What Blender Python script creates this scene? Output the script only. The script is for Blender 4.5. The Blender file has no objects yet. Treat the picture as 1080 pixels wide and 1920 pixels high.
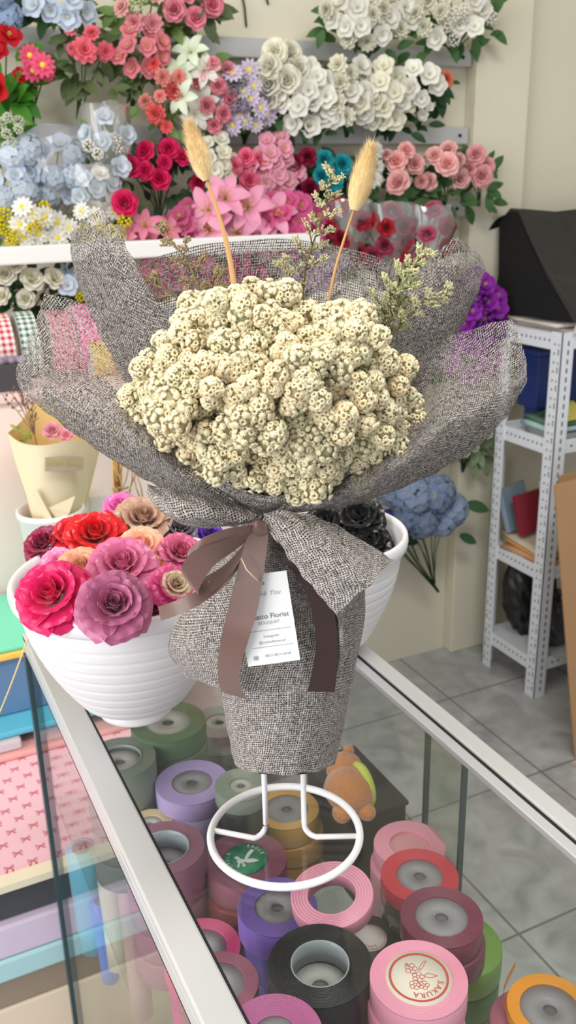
import bpy, bmesh, math, random
import numpy as np
from mathutils import Vector, Matrix, Quaternion

rng = random.Random(7)
scene = bpy.context.scene
COL = scene.collection

# ------------------------------------------------------------------ camera
F_PX, HZ, YAW, CAM_H, ROLL = 1700.0, 350.0, math.radians(25.5), 1.43, 0.022
PITCH = math.atan((960 - HZ) / F_PX)
FH = Vector((math.sin(YAW), math.cos(YAW), 0)); RH = Vector((math.cos(YAW), -math.sin(YAW), 0)); UZ = Vector((0, 0, 1))
FW = FH * math.cos(PITCH) - UZ * math.sin(PITCH)
UP0 = FH * math.sin(PITCH) + UZ * math.cos(PITCH)
RI = RH * math.cos(ROLL) - UP0 * math.sin(ROLL)
UPV = UP0 * math.cos(ROLL) + RH * math.sin(ROLL)
CAM = Vector((0, 0, CAM_H))

def ray(x, y): return FW * F_PX + RI * (x - 540) - UPV * (y - 960)
def on_z(x, y, z):
    d = ray(x, y); return CAM + d * ((z - CAM.z) / d.z)
def on_y(x, y, Y):
    d = ray(x, y); return CAM + d * (Y / d.y)
def on_x(x, y, X):
    d = ray(x, y); return CAM + d * (X / d.x)
def by_size(x, y, w, size):
    d = ray(x, y); return CAM + d * (size / w)
def px_scale(p): return (p - CAM).dot(FW) / F_PX      # metres per photograph pixel at a point

cd = bpy.data.cameras.new('camera'); cam = bpy.data.objects.new('camera', cd); COL.objects.link(cam)
m3 = Matrix((RI, UPV, -FW)).transposed()
cam.matrix_world = Matrix.Translation(CAM) @ m3.to_4x4()
cd.sensor_fit = 'VERTICAL'; cd.sensor_height = 36; cd.lens = 36 * F_PX / 1920
cd.clip_start = 0.01
cd.dof.use_dof = True; cd.dof.focus_distance = 0.70; cd.dof.aperture_fstop = cd.lens / 2.6
scene.camera = cam

# ------------------------------------------------------------------ helpers
def s2l(c):
    return tuple(((v / 255) / 12.92 if v / 255 <= .04045 else ((v / 255 + .055) / 1.055) ** 2.4) for v in c)

MATS = {}
def mat(name, rgb, rough=.6, metal=0., spec=.4, var=0., vscale=30., sheen=0., trans=0., coat=0., bump=0., bscale=200., aniso=0., sss=0.):
    if name in MATS: return MATS[name]
    m = bpy.data.materials.new(name); m.use_nodes = True
    nt = m.node_tree; b = nt.nodes['Principled BSDF']
    c = s2l(rgb) + (1,)
    b.inputs['Base Color'].default_value = c
    b.inputs['Roughness'].default_value = rough; b.inputs['Metallic'].default_value = metal
    b.inputs['Specular IOR Level'].default_value = spec
    b.inputs['Sheen Weight'].default_value = sheen; b.inputs['Coat Weight'].default_value = coat
    b.inputs['Transmission Weight'].default_value = trans
    if aniso: b.inputs['Anisotropic'].default_value = aniso
    tc = None
    if var or bump:
        tc = nt.nodes.new('ShaderNodeTexCoord')
    if var:
        n = nt.nodes.new('ShaderNodeTexNoise'); n.inputs['Scale'].default_value = vscale; n.inputs['Detail'].default_value = 4
        nt.links.new(tc.outputs['Object'], n.inputs['Vector'])
        mx = nt.nodes.new('ShaderNodeMix'); mx.data_type = 'RGBA'
        nt.links.new(n.outputs['Fac'], mx.inputs['Factor'])
        mx.inputs['A'].default_value = tuple(max(0, v * (1 - var)) for v in c[:3]) + (1,)
        mx.inputs['B'].default_value = tuple(min(1, v * (1 + var)) for v in c[:3]) + (1,)
        nt.links.new(mx.outputs['Result'], b.inputs['Base Color'])
    if bump:
        n2 = nt.nodes.new('ShaderNodeTexNoise'); n2.inputs['Scale'].default_value = bscale; n2.inputs['Detail'].default_value = 5
        nt.links.new(tc.outputs['Object'], n2.inputs['Vector'])
        bp = nt.nodes.new('ShaderNodeBump'); bp.inputs['Strength'].default_value = bump; bp.inputs['Distance'].default_value = .004
        nt.links.new(n2.outputs['Fac'], bp.inputs['Height']); nt.links.new(bp.outputs['Normal'], b.inputs['Normal'])
    MATS[name] = m; return m

def petal_mat(name, rgb, rough=.65, inner=None, translucent=.25):
    """cloth petal: base colour plus a little transmitted light; small per-object shade variation"""
    if name in MATS: return MATS[name]
    m = bpy.data.materials.new(name); m.use_nodes = True; nt = m.node_tree; nt.nodes.clear()
    out = nt.nodes.new('ShaderNodeOutputMaterial'); b = nt.nodes.new('ShaderNodeBsdfPrincipled')
    b.inputs['Roughness'].default_value = rough; b.inputs['Specular IOR Level'].default_value = .25
    hsv = nt.nodes.new('ShaderNodeHueSaturation'); oi = nt.nodes.new('ShaderNodeObjectInfo')
    mr = nt.nodes.new('ShaderNodeMapRange'); mr.inputs['To Min'].default_value = .88; mr.inputs['To Max'].default_value = 1.08
    nt.links.new(oi.outputs['Random'], mr.inputs['Value']); nt.links.new(mr.outputs['Result'], hsv.inputs['Value'])
    hsv.inputs['Color'].default_value = s2l(rgb) + (1,)
    nt.links.new(hsv.outputs['Color'], b.inputs['Base Color'])
    tr = nt.nodes.new('ShaderNodeBsdfTranslucent'); nt.links.new(hsv.outputs['Color'], tr.inputs['Color'])
    mx = nt.nodes.new('ShaderNodeMixShader'); mx.inputs['Fac'].default_value = translucent
    nt.links.new(b.outputs[0], mx.inputs[1]); nt.links.new(tr.outputs[0], mx.inputs[2]); nt.links.new(mx.outputs[0], out.inputs['Surface'])
    MATS[name] = m; return m

def glass_mat(name, tint, refl=1.0, ior=1.5, haze=0.0):
    m = bpy.data.materials.new(name); m.use_nodes = True; nt = m.node_tree; nt.nodes.clear()
    out = nt.nodes.new('ShaderNodeOutputMaterial')
    t = nt.nodes.new('ShaderNodeBsdfTransparent'); t.inputs['Color'].default_value = tint + (1,)
    g = nt.nodes.new('ShaderNodeBsdfGlossy'); g.inputs['Roughness'].default_value = .02
    lw = nt.nodes.new('ShaderNodeLayerWeight'); lw.inputs['Blend'].default_value = .5
    pw = nt.nodes.new('ShaderNodeMath'); pw.operation = 'POWER'; pw.inputs[1].default_value = 5.0; nt.links.new(lw.outputs['Facing'], pw.inputs[0])
    r0 = ((ior - 1)/(ior + 1))**2
    mu = nt.nodes.new('ShaderNodeMath'); mu.operation = 'MULTIPLY_ADD'; mu.inputs[1].default_value = (1-r0)*refl; mu.inputs[2].default_value = r0*refl
    nt.links.new(pw.outputs[0], mu.inputs[0])
    mx = nt.nodes.new('ShaderNodeMixShader')
    nt.links.new(mu.outputs[0], mx.inputs['Fac']); nt.links.new(t.outputs[0], mx.inputs[1]); nt.links.new(g.outputs[0], mx.inputs[2])
    last = mx
    if haze:
        d = nt.nodes.new('ShaderNodeBsdfDiffuse'); d.inputs['Color'].default_value = (.8, .8, .8, 1)
        m2 = nt.nodes.new('ShaderNodeMixShader'); m2.inputs['Fac'].default_value = haze
        nt.links.new(mx.outputs[0], m2.inputs[1]); nt.links.new(d.outputs[0], m2.inputs[2]); last = m2
    nt.links.new(last.outputs[0], out.inputs['Surface'])
    return m

class MB:
    """collects faces (world coordinates unless the object has no parent frame)"""
    def __init__(s): s.v = []; s.f = []; s.m = []; s.uv = []
    def add(s, vs, fs, mi=0, uvs=None):
        o = len(s.v); s.v += [tuple(v) for v in vs]
        s.uv += (uvs if uvs is not None else [(0, 0)] * len(vs))
        for f in fs: s.f.append(tuple(i + o for i in f)); s.m.append(mi)
    def box(s, lo, hi, mi=0):
        x0, y0, z0 = lo; x1, y1, z1 = hi
        vs = [(x0,y0,z0),(x1,y0,z0),(x1,y1,z0),(x0,y1,z0),(x0,y0,z1),(x1,y0,z1),(x1,y1,z1),(x0,y1,z1)]
        s.add(vs, [(0,3,2,1),(4,5,6,7),(0,1,5,4),(1,2,6,5),(2,3,7,6),(3,0,4,7)], mi)
    def tube(s, pts, r, n=8, mi=0, closed=False, r2=None):
        pts = [Vector(p) for p in pts]; N = len(pts); vs = []; fs = []
        ref = Vector((0.31, 0.17, 0.93))
        for i, p in enumerate(pts):
            if closed: t = pts[(i+1) % N] - pts[i-1]
            else: t = pts[min(i+1, N-1)] - pts[max(i-1, 0)]
            t.normalize()
            a = t.cross(ref)
            if a.length < .05: a = t.cross(Vector((1, 0, 0)))
            a.normalize(); b = t.cross(a)
            rr = r if r2 is None else r + (r2 - r) * i / max(1, N-1)
            for k in range(n):
                an = 2*math.pi*k/n; vs.append(p + a*(rr*math.cos(an)) + b*(rr*math.sin(an)))
        for i in range(N if closed else N-1):
            j = (i+1) % N
            for k in range(n):
                fs.append((i*n+k, i*n+(k+1) % n, j*n+(k+1) % n, j*n+k))
        if not closed:
            fs.append(tuple(range(n))[::-1]); fs.append(tuple((N-1)*n+k for k in range(n)))
        s.add(vs, fs, mi)
    def lathe(s, prof, center, n=40, mi=0, axis='Z', mis=None, ang0=0):
        c = Vector(center); vs = []; fs = []
        for (r, z) in prof:
            for k in range(n):
                a = 2*math.pi*k/n + ang0
                if axis == 'Z': vs.append(c + Vector((r*math.cos(a), r*math.sin(a), z)))
                elif axis == 'X': vs.append(c + Vector((z, r*math.cos(a), r*math.sin(a))))
                else: vs.append(c + Vector((r*math.cos(a), z, r*math.sin(a))))
        for i in range(len(prof)-1):
            for k in range(n):
                fs.append((i*n+k, i*n+(k+1) % n, (i+1)*n+(k+1) % n, (i+1)*n+k))
        s.add(vs, fs, mi)
    def ellipsoid(s, c, rx, ry, rz, n=16, m=10, mi=0, noise=0):
        vs = []; fs = []
        for i in range(m+1):
            th = math.pi*i/m
            for k in range(n):
                ph = 2*math.pi*k/n; q = 1 + (rng.uniform(-noise, noise) if noise else 0)
                vs.append(Vector(c) + Vector((rx*q*math.sin(th)*math.cos(ph), ry*q*math.sin(th)*math.sin(ph), rz*q*math.cos(th))))
        for i in range(m):
            for k in range(n): fs.append((i*n+k, (i+1)*n+k, (i+1)*n+(k+1) % n, i*n+(k+1) % n))
        s.add(vs, fs, mi)
    def mesh(s, name, mats, smooth=True, xf=None):
        me = bpy.data.meshes.new(name)
        vs = s.v if xf is None else [tuple(xf @ Vector(v)) for v in s.v]
        me.from_pydata(vs, [], s.f)
        for m in (mats if isinstance(mats, (list, tuple)) else [mats]): me.materials.append(m)
        me.polygons.foreach_set('material_index', s.m)
        me.polygons.foreach_set('use_smooth', [smooth]*len(s.f))
        ul = me.uv_layers.new(name='UVMap')
        li = np.zeros(len(me.loops), dtype=np.int32); me.loops.foreach_get('vertex_index', li)
        uv = np.array(s.uv, dtype=np.float32)[li].ravel(); ul.data.foreach_set('uv', uv)
        me.update(); return me
    def build(s, name, mats, parent=None, smooth=True, bevel=0):
        xf = parent.matrix_basis.inverted() if parent is not None else None
        # a child of a child keeps the frame of its own parent
        if parent is not None and parent.parent is not None:
            xf = (parent.parent.matrix_basis @ parent.matrix_basis).inverted()
        me = s.mesh(name, mats, smooth, xf)
        o = bpy.data.objects.new(name, me); COL.objects.link(o)
        if parent is not None: o.parent = parent
        if bevel:
            bv = o.modifiers.new('bevel', 'BEVEL'); bv.width = bevel; bv.segments = 2; bv.limit_method = 'ANGLE'
        return o

def tag(o, label=None, cat=None, group=None, kind=None):
    if label: o['label'] = label
    if cat: o['category'] = cat
    if group: o['group'] = group
    if kind: o['kind'] = kind
    return o
GROUPS = {'artificial_flower_bunch': 'artificial flower bunches on the flower wall', 'wrapped_flower_bunch': 'plastic wrapped flower bunches on the flower wall', 'ribbon_spool': 'ribbon spools in the glass counter',
          'ribbon_rose': 'ribbon roses in the white pots', 'wall_slat': 'metal slats on the flower wall', 'wrapping_paper_pack': 'paper stacks left of the counter', 'reflected_roll': 'stand-ins for roll reflections in the counter glass',
          'ribbon_roll': 'ribbon rolls on the pink cabinet', 'hanging_twig': 'twigs over the top slat', 'plastic_bag': 'bags on the bottom rack shelf', 'plastic_bag_pack': 'plastic bag packs on the rack', 'card_pack': 'card packs on the rack', 'folder': 'folders on the third rack shelf', 'flower_pot': 'white flower pots'}
def thing(name, label, cat, loc=(0, 0, 0), rz=0., group=None):
    o = bpy.data.objects.new(name, None); COL.objects.link(o)
    o.empty_display_size = .02
    o.matrix_basis = Matrix.Translation(Vector(loc)) @ Matrix.Rotation(rz, 4, 'Z')
    return tag(o, label, cat, group or GROUPS.get(name))
def place(name, me, parent, loc, direction=None, roll=0., scale=1.):
    """a part that shares mesh data; loc in world coordinates, parent unrotated"""
    o = bpy.data.objects.new(name, me); COL.objects.link(o); o.parent = parent
    o.location = parent.matrix_basis.inverted() @ Vector(loc)
    q = Quaternion()
    if direction is not None:
        dd = parent.matrix_basis.to_3x3().inverted() @ Vector(direction)
        q = dd.to_track_quat('Z', 'Y') @ Quaternion((0, 0, 1), roll)
    o.rotation_mode = 'QUATERNION'; o.rotation_quaternion = q
    o.scale = (scale,)*3
    return o

def catmull(P, t):
    n = len(P); i = min(int(t), n-2); u = t - i
    p0 = P[max(i-1, 0)]; p1 = P[i]; p2 = P[i+1]; p3 = P[min(i+2, n-1)]
    return ((p1*2) + (p2-p0)*u + (p0*2-p1*5+p2*4-p3)*u*u + (p1*3-p0-p2*3+p3)*u**3) * .5

def loft(mb, rows, nr=40, nc=24, mi=0, uvrot=0., off=None, wob=0., uvo=(0, 0)):
    """smooth sheet through a grid of control points; UVs are in metres of cloth"""
    R_ = []
    for row in rows: R_.append([catmull(row, (len(row)-1)*c/(nc)) for c in range(nc+1)])
    G = []
    for r in range(nr+1):
        t = (len(rows)-1)*r/nr
        G.append([catmull([R_[k][c] for k in range(len(rows))], t) for c in range(nc+1)])
    V = []; UV = []
    vv = [0.]*(nc+1)
    # average lengths give straight threads
    ulen = [0.]
    for c in range(nc): ulen.append(ulen[-1] + sum((G[r][c+1]-G[r][c]).length for r in range(nr+1))/(nr+1))
    vlen = [0.]
    for r in range(nr): vlen.append(vlen[-1] + sum((G[r+1][c]-G[r][c]).length for c in range(nc+1))/(nc+1))
    um = ulen[-1]*.5
    ca, sa = math.cos(uvrot), math.sin(uvrot)
    for r in range(nr+1):
        wr = 0.; lr = [0.]
        for c in range(nc): lr.append(lr[-1] + (G[r][c+1]-G[r][c]).length)
        for c in range(nc+1):
            p = G[r][c].copy()
            if wob: p += Vector((math.sin(r*.9+c*.35), math.cos(c*.8+r*.3), math.sin(c*.6-r*.7)))*wob
            if off is not None: p += off
            V.append(p)
            u = lr[c] - lr[-1]*.5; v = vlen[r]
            UV.append((u*ca - v*sa + uvo[0], u*sa + v*ca + uvo[1]))
    F = []
    for r in range(nr):
        for c in range(nc):
            a = r*(nc+1)+c; F.append((a, a+1, a+nc+2, a+nc+1))
    mb.add(V, F, mi, UV)

# ------------------------------------------------------------------ burlap weave
def burlap(name, duty=.46, dark=(66, 60, 60), light=(206, 198, 192), pitch=.0019, lightness=.5, transp=True):
    m = bpy.data.materials.new(name); m.use_nodes = True; nt = m.node_tree; nt.nodes.clear()
    N = nt.nodes; L = nt.links
    def math_(op, a, b=None, c=None, clamp=False):
        n = N.new('ShaderNodeMath'); n.operation = op; n.use_clamp = clamp
        for i, x in enumerate((a, b, c)):
            if x is None: continue
            if isinstance(x, (int, float)): n.inputs[i].default_value = x
            else: L.new(x, n.inputs[i])
        return n.outputs[0]
    uv = N.new('ShaderNodeUVMap'); uv.uv_map = 'UVMap'
    wn = N.new('ShaderNodeTexNoise'); wn.inputs['Scale'].default_value = 45; wn.inputs['Detail'].default_value = 2
    L.new(uv.outputs[0], wn.inputs['Vector'])
    sp = N.new('ShaderNodeSeparateXYZ'); L.new(uv.outputs[0], sp.inputs[0])
    ws = N.new('ShaderNodeSeparateColor'); L.new(wn.outputs['Color'], ws.inputs[0])
    def axis(c, w):
        a = math_('MULTIPLY', c, 1/pitch)
        return math_('ADD', a, math_('MULTIPLY', math_('SUBTRACT', w, .5), .32))
    u = axis(sp.outputs[0], ws.outputs[0]); v = axis(sp.outputs[1], ws.outputs[1])
    fu = math_('FLOOR', u); fv = math_('FLOOR', v)
    du = math_('ABSOLUTE', math_('SUBTRACT', math_('SUBTRACT', u, fu), .5))
    dv = math_('ABSOLUTE', math_('SUBTRACT', math_('SUBTRACT', v, fv), .5))
    def wid(fl, seed):
        w = N.new('ShaderNodeTexWhiteNoise'); w.noise_dimensions = '1D'
        L.new(math_('ADD', fl, seed), w.inputs['W'])
        return math_('MULTIPLY_ADD', w.outputs['Value'], duty*.2, duty*.5 - duty*.1)
    tu = math_('LESS_THAN', du, wid(fu, 3.7)); tv = math_('LESS_THAN', dv, wid(fv, 91.3))
    mask = math_('MAXIMUM', tu, tv)
    def tcol(fl, along, seed):
        cb = N.new('ShaderNodeCombineXYZ')
        L.new(math_('MULTIPLY', fl, 5.37), cb.inputs[0]); L.new(math_('MULTIPLY', along, .75), cb.inputs[1]); cb.inputs[2].default_value = seed
        n = N.new('ShaderNodeTexNoise'); n.inputs['Scale'].default_value = 1.0; n.inputs['Detail'].default_value = 2; n.inputs['Roughness'].default_value = .6
        L.new(cb.outputs[0], n.inputs['Vector']); return n.outputs['Fac']
    cu = tcol(fu, v, 1.3); cv = tcol(fv, u, 8.9)
    par = math_('MODULO', math_('ABSOLUTE', math_('ADD', fu, fv)), 2.0)
    both = math_('MULTIPLY', tu, tv)
    pick_u = math_('MAXIMUM', math_('MULTIPLY', both, math_('GREATER_THAN', par, .5)), math_('MULTIPLY', tu, math_('SUBTRACT', 1.0, tv)))
    mixv = math_('ADD', math_('MULTIPLY', cu, pick_u), math_('MULTIPLY', cv, math_('SUBTRACT', 1.0, pick_u)))
    cr = N.new('ShaderNodeValToRGB'); L.new(mixv, cr.inputs['Fac'])
    cr.color_ramp.elements[0].position = lightness - .17; cr.color_ramp.elements[0].color = s2l(dark) + (1,)
    cr.color_ramp.elements[1].position = lightness + .18; cr.color_ramp.elements[1].color = s2l(light) + (1,)
    b = N.new('ShaderNodeBsdfPrincipled'); b.inputs['Roughness'].default_value = .85; b.inputs['Specular IOR Level'].default_value = .2
    L.new(cr.outputs['Color'], b.inputs['Base Color'])
    hp = math_('SUBTRACT', .5, math_('MINIMUM', du, dv))
    bp = N.new('ShaderNodeBump'); bp.inputs['Strength'].default_value = .5; bp.inputs['Distance'].default_value = .0008
    L.new(hp, bp.inputs['Height']); L.new(bp.outputs['Normal'], b.inputs['Normal'])
    t = N.new('ShaderNodeBsdfTransparent')
    mx = N.new('ShaderNodeMixShader'); out = N.new('ShaderNodeOutputMaterial')
    if transp: L.new(mask, mx.inputs['Fac']); L.new(t.outputs[0], mx.inputs[1])
    else:
        dk = N.new('ShaderNodeBsdfDiffuse'); dk.inputs['Color'].default_value = s2l((40, 36, 35)) + (1,)
        L.new(mask, mx.inputs['Fac']); L.new(dk.outputs[0], mx.inputs[1])
    L.new(b.outputs[0], mx.inputs[2]); L.new(mx.outputs[0], out.inputs['Surface'])
    return m
M_OPEN = burlap('burlap_open', .47, lightness=.45)
M_BACK = burlap('burlap_painted_shade', .42, dark=(56, 51, 51), light=(170, 161, 154), lightness=.53)  # thread colours darkened to look backlit
M_DENSE = burlap('burlap_dense', .60, dark=(70, 64, 62), light=(200, 192, 184), lightness=.52, transp=False)

M_FLAP = burlap('burlap_flap', .37, dark=(44, 39, 40), light=(192, 184, 178), lightness=.50)
M_LINE = mat('burlap_lining', (74, 68, 67), .95, var=.2, vscale=400)
scene.cycles.transparent_max_bounces = 24
scene.cycles.max_bounces = 8
scene.view_settings.view_transform = 'Standard'; scene.view_settings.look = 'None'
scene.view_settings.gamma = 1; scene.view_settings.use_curve_mapping = False
scene.view_settings.exposure = 0.07
# ------------------------------------------------------------------ room
WALL_Y = 2.17
M_WALL = mat('wall_paint', (226, 220, 200), .85, spec=.15, var=.03, vscale=3)
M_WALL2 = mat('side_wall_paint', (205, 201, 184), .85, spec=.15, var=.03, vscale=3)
M_ALU = mat('aluminium', (206, 207, 210), .42, metal=.35, var=.05, vscale=12)
M_WHITE_ALU = mat('white_aluminium', (206, 206, 206), .32, metal=.2, spec=.5)
M_STEELW = mat('white_enamel', (232, 236, 244), .4, spec=.5, var=.03, vscale=40)
M_BLACK = mat('black_rubber', (26, 26, 27), .6)
M_DARKHOLE = mat('dark_hole', (70, 78, 92), .8)
M_SCREW = mat('screw_metal', (120, 120, 122), .4, metal=.8)

def floor_mat():
    m = bpy.data.materials.new('floor_tiles'); m.use_nodes = True; nt = m.node_tree; b = nt.nodes['Principled BSDF']
    tc = nt.nodes.new('ShaderNodeTexCoord'); mp = nt.nodes.new('ShaderNodeMapping'); nt.links.new(tc.outputs['Object'], mp.inputs['Vector'])
    mp.inputs['Location'].default_value = (-1.42, -1.90, 0)
    br = nt.nodes.new('ShaderNodeTexBrick'); br.offset = 0; br.squash = 1
    br.inputs['Scale'].default_value = 1; br.inputs['Mortar Size'].default_value = .003; br.inputs['Mortar Smooth'].default_value = .2
    br.inputs['Brick Width'].default_value = .40; br.inputs['Row Height'].default_value = .40
    nt.links.new(mp.outputs[0], br.inputs['Vector'])
    n = nt.nodes.new('ShaderNodeTexNoise'); n.inputs['Scale'].default_value = 9; n.inputs['Detail'].default_value = 6; n.inputs['Distortion'].default_value = 1.2
    nt.links.new(mp.outputs[0], n.inputs['Vector'])
    cr = nt.nodes.new('ShaderNodeValToRGB'); nt.links.new(n.outputs['Fac'], cr.inputs[0])
    cr.color_ramp.elements[0].position = .3; cr.color_ramp.elements[0].color = s2l((150, 151, 153)) + (1,)
    cr.color_ramp.elements[1].position = .72; cr.color_ramp.elements[1].color = s2l((196, 196, 196)) + (1,)
    nt.links.new(cr.outputs[0], br.inputs['Color1']); nt.links.new(cr.outputs[0], br.inputs['Color2'])
    br.inputs['Mortar'].default_value = s2l((112, 112, 114)) + (1,)
    nt.links.new(br.outputs['Color'], b.inputs['Base Color']); b.inputs['Roughness'].default_value = .28; b.inputs['Specular IOR Level'].default_value = .45
    return m
mb = MB(); mb.box((-2.2, -1.2, -.1), (3.4, WALL_Y, 0)); tag(mb.build('floor', floor_mat(), smooth=False), kind='structure')
mb = MB(); mb.box((-2.2, WALL_Y, -.1), (3.4, WALL_Y+.12, 2.9)); tag(mb.build('wall_back', M_WALL, smooth=False), kind='structure')
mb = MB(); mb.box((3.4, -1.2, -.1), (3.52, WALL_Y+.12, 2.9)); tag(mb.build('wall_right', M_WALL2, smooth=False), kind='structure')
mb = MB(); mb.box((1.585, WALL_Y-.045, 0), (1.762, WALL_Y, 2.9)); tag(mb.build('trim_1', M_WALL, smooth=False, bevel=.004), kind='structure')
mb = MB(); mb.box((-2.2, -1.2, 2.9), (3.52, WALL_Y+.12, 3.0)); tag(mb.build('ceiling', M_WALL, smooth=False), kind='structure')

# three metal slats screwed to the wall
for z, x0, wh in ((1.735, .1, 'uppermost of the three, under the white blossoms'), (1.548, .1, 'middle one, above the pink roses'), (1.364, .1, 'lowest one, behind the plastic wrapped flowers')):
    t = thing('wall_slat', 'long grey metal slat screwed to the wall, ' + wh, 'slat', (.9, WALL_Y-.03, z), group=None)
    m_ = MB(); m_.box((-.6, WALL_Y-.03, z-.021), (1.578, WALL_Y, z+.021)); m_.build('slat_bar', M_ALU, t, smooth=False, bevel=.002)
    for sx in (.62, 1.55):
        m_ = MB(); m_.lathe([(0, -.003), (.0045, -.003), (.0045, .001)], (sx, WALL_Y-.03, z), 10, axis='Y'); m_.build('screw', M_BLACK, t)
# white display rail in front of the wall
t = thing('display_rail', 'thick white horizontal rail crossing in front of the flower wall at left', 'rail', (.3, 1.95, 1.31))
m_ = MB(); m_.box((-.7, 1.93, 1.293), (1.02, 1.965, 1.329)); m_.build('rail_board', mat('white_paint', (238, 236, 234), .5), t, smooth=False, bevel=.004)
for bx in (-.6, .98):
    m_ = MB(); m_.box((bx-.015, 1.96, 1.30), (bx+.015, WALL_Y, 1.322)); m_.build('bracket', M_ALU, t, smooth=False)
# bare stems hanging over the top slat
for i, (x0, y0, x1, y1, lb) in enumerate(((452, -20, 462, 50, 'thin dark bare stem hanging down the wall above the top slat, the longer one'), (492, -20, 503, 8, 'short dark stem tip at the very top edge, right of the longer hanging stem'))):
    t = thing('hanging_twig', lb, 'twig', on_y(x1, y1, 2.166))
    m_ = MB(); m_.tube([on_y(x0, y0, 2.166), on_y((x0+x1)/2+2, (y0+y1)/2, 2.160), on_y(x1, y1, 2.167)], .0025, 6)
    m_.build('stem', mat('dark_stem', (58, 66, 48), .7), t)

# ------------------------------------------------------------------ flower shapes
def petal(mb, az, L, W, e0, e1, base_r=0., base_z=0., cup=.25, nl=4, nw=3, tip=0., ruff=0., mi=0, shape='round', twist=0., back=0.):
    ca, sa = math.cos(az), math.sin(az); pts = []; r = base_r; z = base_z; prev = None
    ph = rng.uniform(0, 6.28)
    for i in range(nl+1):
        s = i/nl; e = e0 + (e1-e0)*s
        if i: r += L/nl*math.cos(e); z += L/nl*math.sin(e)
        if shape == 'round': w = W*(.30 + .70*math.sin(min(1, s*1.12)*math.pi*.62)/.93) if s < .75 else W*math.sqrt(max(0, 1-((s-.55)/.47)**2))*1.03
        elif shape == 'point': w = W*math.sin(math.pi*(s*.86+.10))**.9 if s < 1 else W*.06
        else: w = W*math.sin(math.pi*(.12+.76*s))
        for j in range(-nw, nw+1):
            t = j/nw
            x = r - cup*w*t*t*math.sin(e)*.9 + ruff*W*math.sin(t*7+ph)*s*.6
            zz = z + cup*w*t*t*math.cos(e) + ruff*W*math.cos(t*9+ph)*s
            if tip and s > .6: zz += tip*(abs(t)**1.5)*(s-.6)*W
            y = w*t
            pts.append(Vector((x*ca - y*sa, x*sa + y*ca, zz)))
    n = 2*nw+1
    F = [(i*n+j, i*n+j+1, (i+1)*n+j+1, (i+1)*n+j) for i in range(nl) for j in range(2*nw)]
    mb.add(pts, F, mi)

def rad(a): return math.radians(a)
def f_rose(mats, name, hi=False):
    m = MB(); nl, nw = (6, 4) if hi else (4, 2)
    rings = [(3, .42, .26, 88, 96, .05, .05), (4, .50, .32, 84, 78, .10, .02), (5, .56, .38, 76, 52, .14, 0), (5, .62, .42, 60, 22, .18, -.04), (6, .62, .42, 40, -15, .22, -.08)]
    for k, (n, L, W, a, b, r, z) in enumerate(rings):
        o = rng.uniform(0, 6)
        for i in range(n):
            petal(m, o + 2*math.pi*i/n + rng.uniform(-.12, .12), L*rng.uniform(.94, 1.06), W, rad(a), rad(b), r, z, cup=.42, nl=nl, nw=nw, tip=-.25, ruff=.03)
    return m.mesh(name, mats)
def f_ruffle(mats, name):
    m = MB()
    for (n, L, W, a, b, r, z) in [(6, .36, .17, 88, 70, .04, .1), (8, .46, .2, 70, 50, .07, .06), (9, .56, .22, 48, 25, .1, .02), (10, .66, .23, 25, -5, .12, -.04)]:
        o = rng.uniform(0, 6)
        for i in range(n): petal(m, o+2*math.pi*i/n+rng.uniform(-.15, .15), L, W, rad(a), rad(b), r, z, cup=.2, nl=3, nw=2, ruff=.16)
    return m.mesh(name, mats)
def f_daisy(mats, name, n=12):
    m = MB()
    for i in range(n): petal(m, 2*math.pi*i/n, .8, .19, rad(25), rad(-8), .16, 0, cup=.2, nl=3, nw=1, shape='soft')
    for i in range(n//2): petal(m, 2*math.pi*(i+.5)/n*2, .5, .17, rad(50), rad(20), .14, .03, cup=.2, nl=3, nw=1, shape='soft')
    m.ellipsoid((0, 0, .06), .24, .24, .14, 10, 6, 1, .08)
    return m.mesh(name, mats)
def f_blossom(mats, name):
    m = MB()
    for (n, L, W, a, b, r, z) in [(5, .8, .42, 30, 0, .1, 0), (5, .55, .32, 62, 30, .06, .04)]:
        o = rng.uniform(0, 6)
        for i in range(n): petal(m, o+2*math.pi*i/n, L, W, rad(a), rad(b), r, z, cup=.18, nl=4, nw=2, ruff=.07)
    for i in range(9):
        a = i*2.4; m.ellipsoid((.1*math.cos(a), .1*math.sin(a), .2+.03*(i % 3)), .04, .04, .06, 5, 4, 1)
    return m.mesh(name, mats)
def f_lily(mats, name):
    m = MB()
    for i in range(6): petal(m, math.pi/3*i+(.1 if i % 2 else 0), 1.05, .27, rad(52), rad(-22), .07, 0 if i % 2 else .03, cup=.35, nl=6, nw=2, shape='point')
    for i in range(6):
        a = i*1.05; m.tube([(0, 0, 0), (.15*math.cos(a), .15*math.sin(a), .3), (.24*math.cos(a), .24*math.sin(a), .5)], .018, 5, 1)
    return m.mesh(name, mats)
def f_hydrangea(mats, name):
    m = MB()
    for k in range(34):
        z = 1-1.35*(k+.5)/34; rr = math.sqrt(max(0, 1-z*z)); a = k*2.39996
        nrm = Vector((rr*math.cos(a), rr*math.sin(a), z)); q = nrm.to_track_quat('Z', 'Y')
        f = MB()
        for i in range(4): petal(f, math.pi/2*i+k, .27, .15, rad(22), rad(-8), .02, 0, cup=.2, nl=3, nw=1)
        f.ellipsoid((0, 0, .02), .03, .03, .03, 5, 4, 1)
        c = nrm*rng.uniform(.74, .88)
        m.add([q @ Vector(v) + c for v in f.v], f.f)
        m.m[-len(f.f):] = f.m
    return m.mesh(name, mats)
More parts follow.
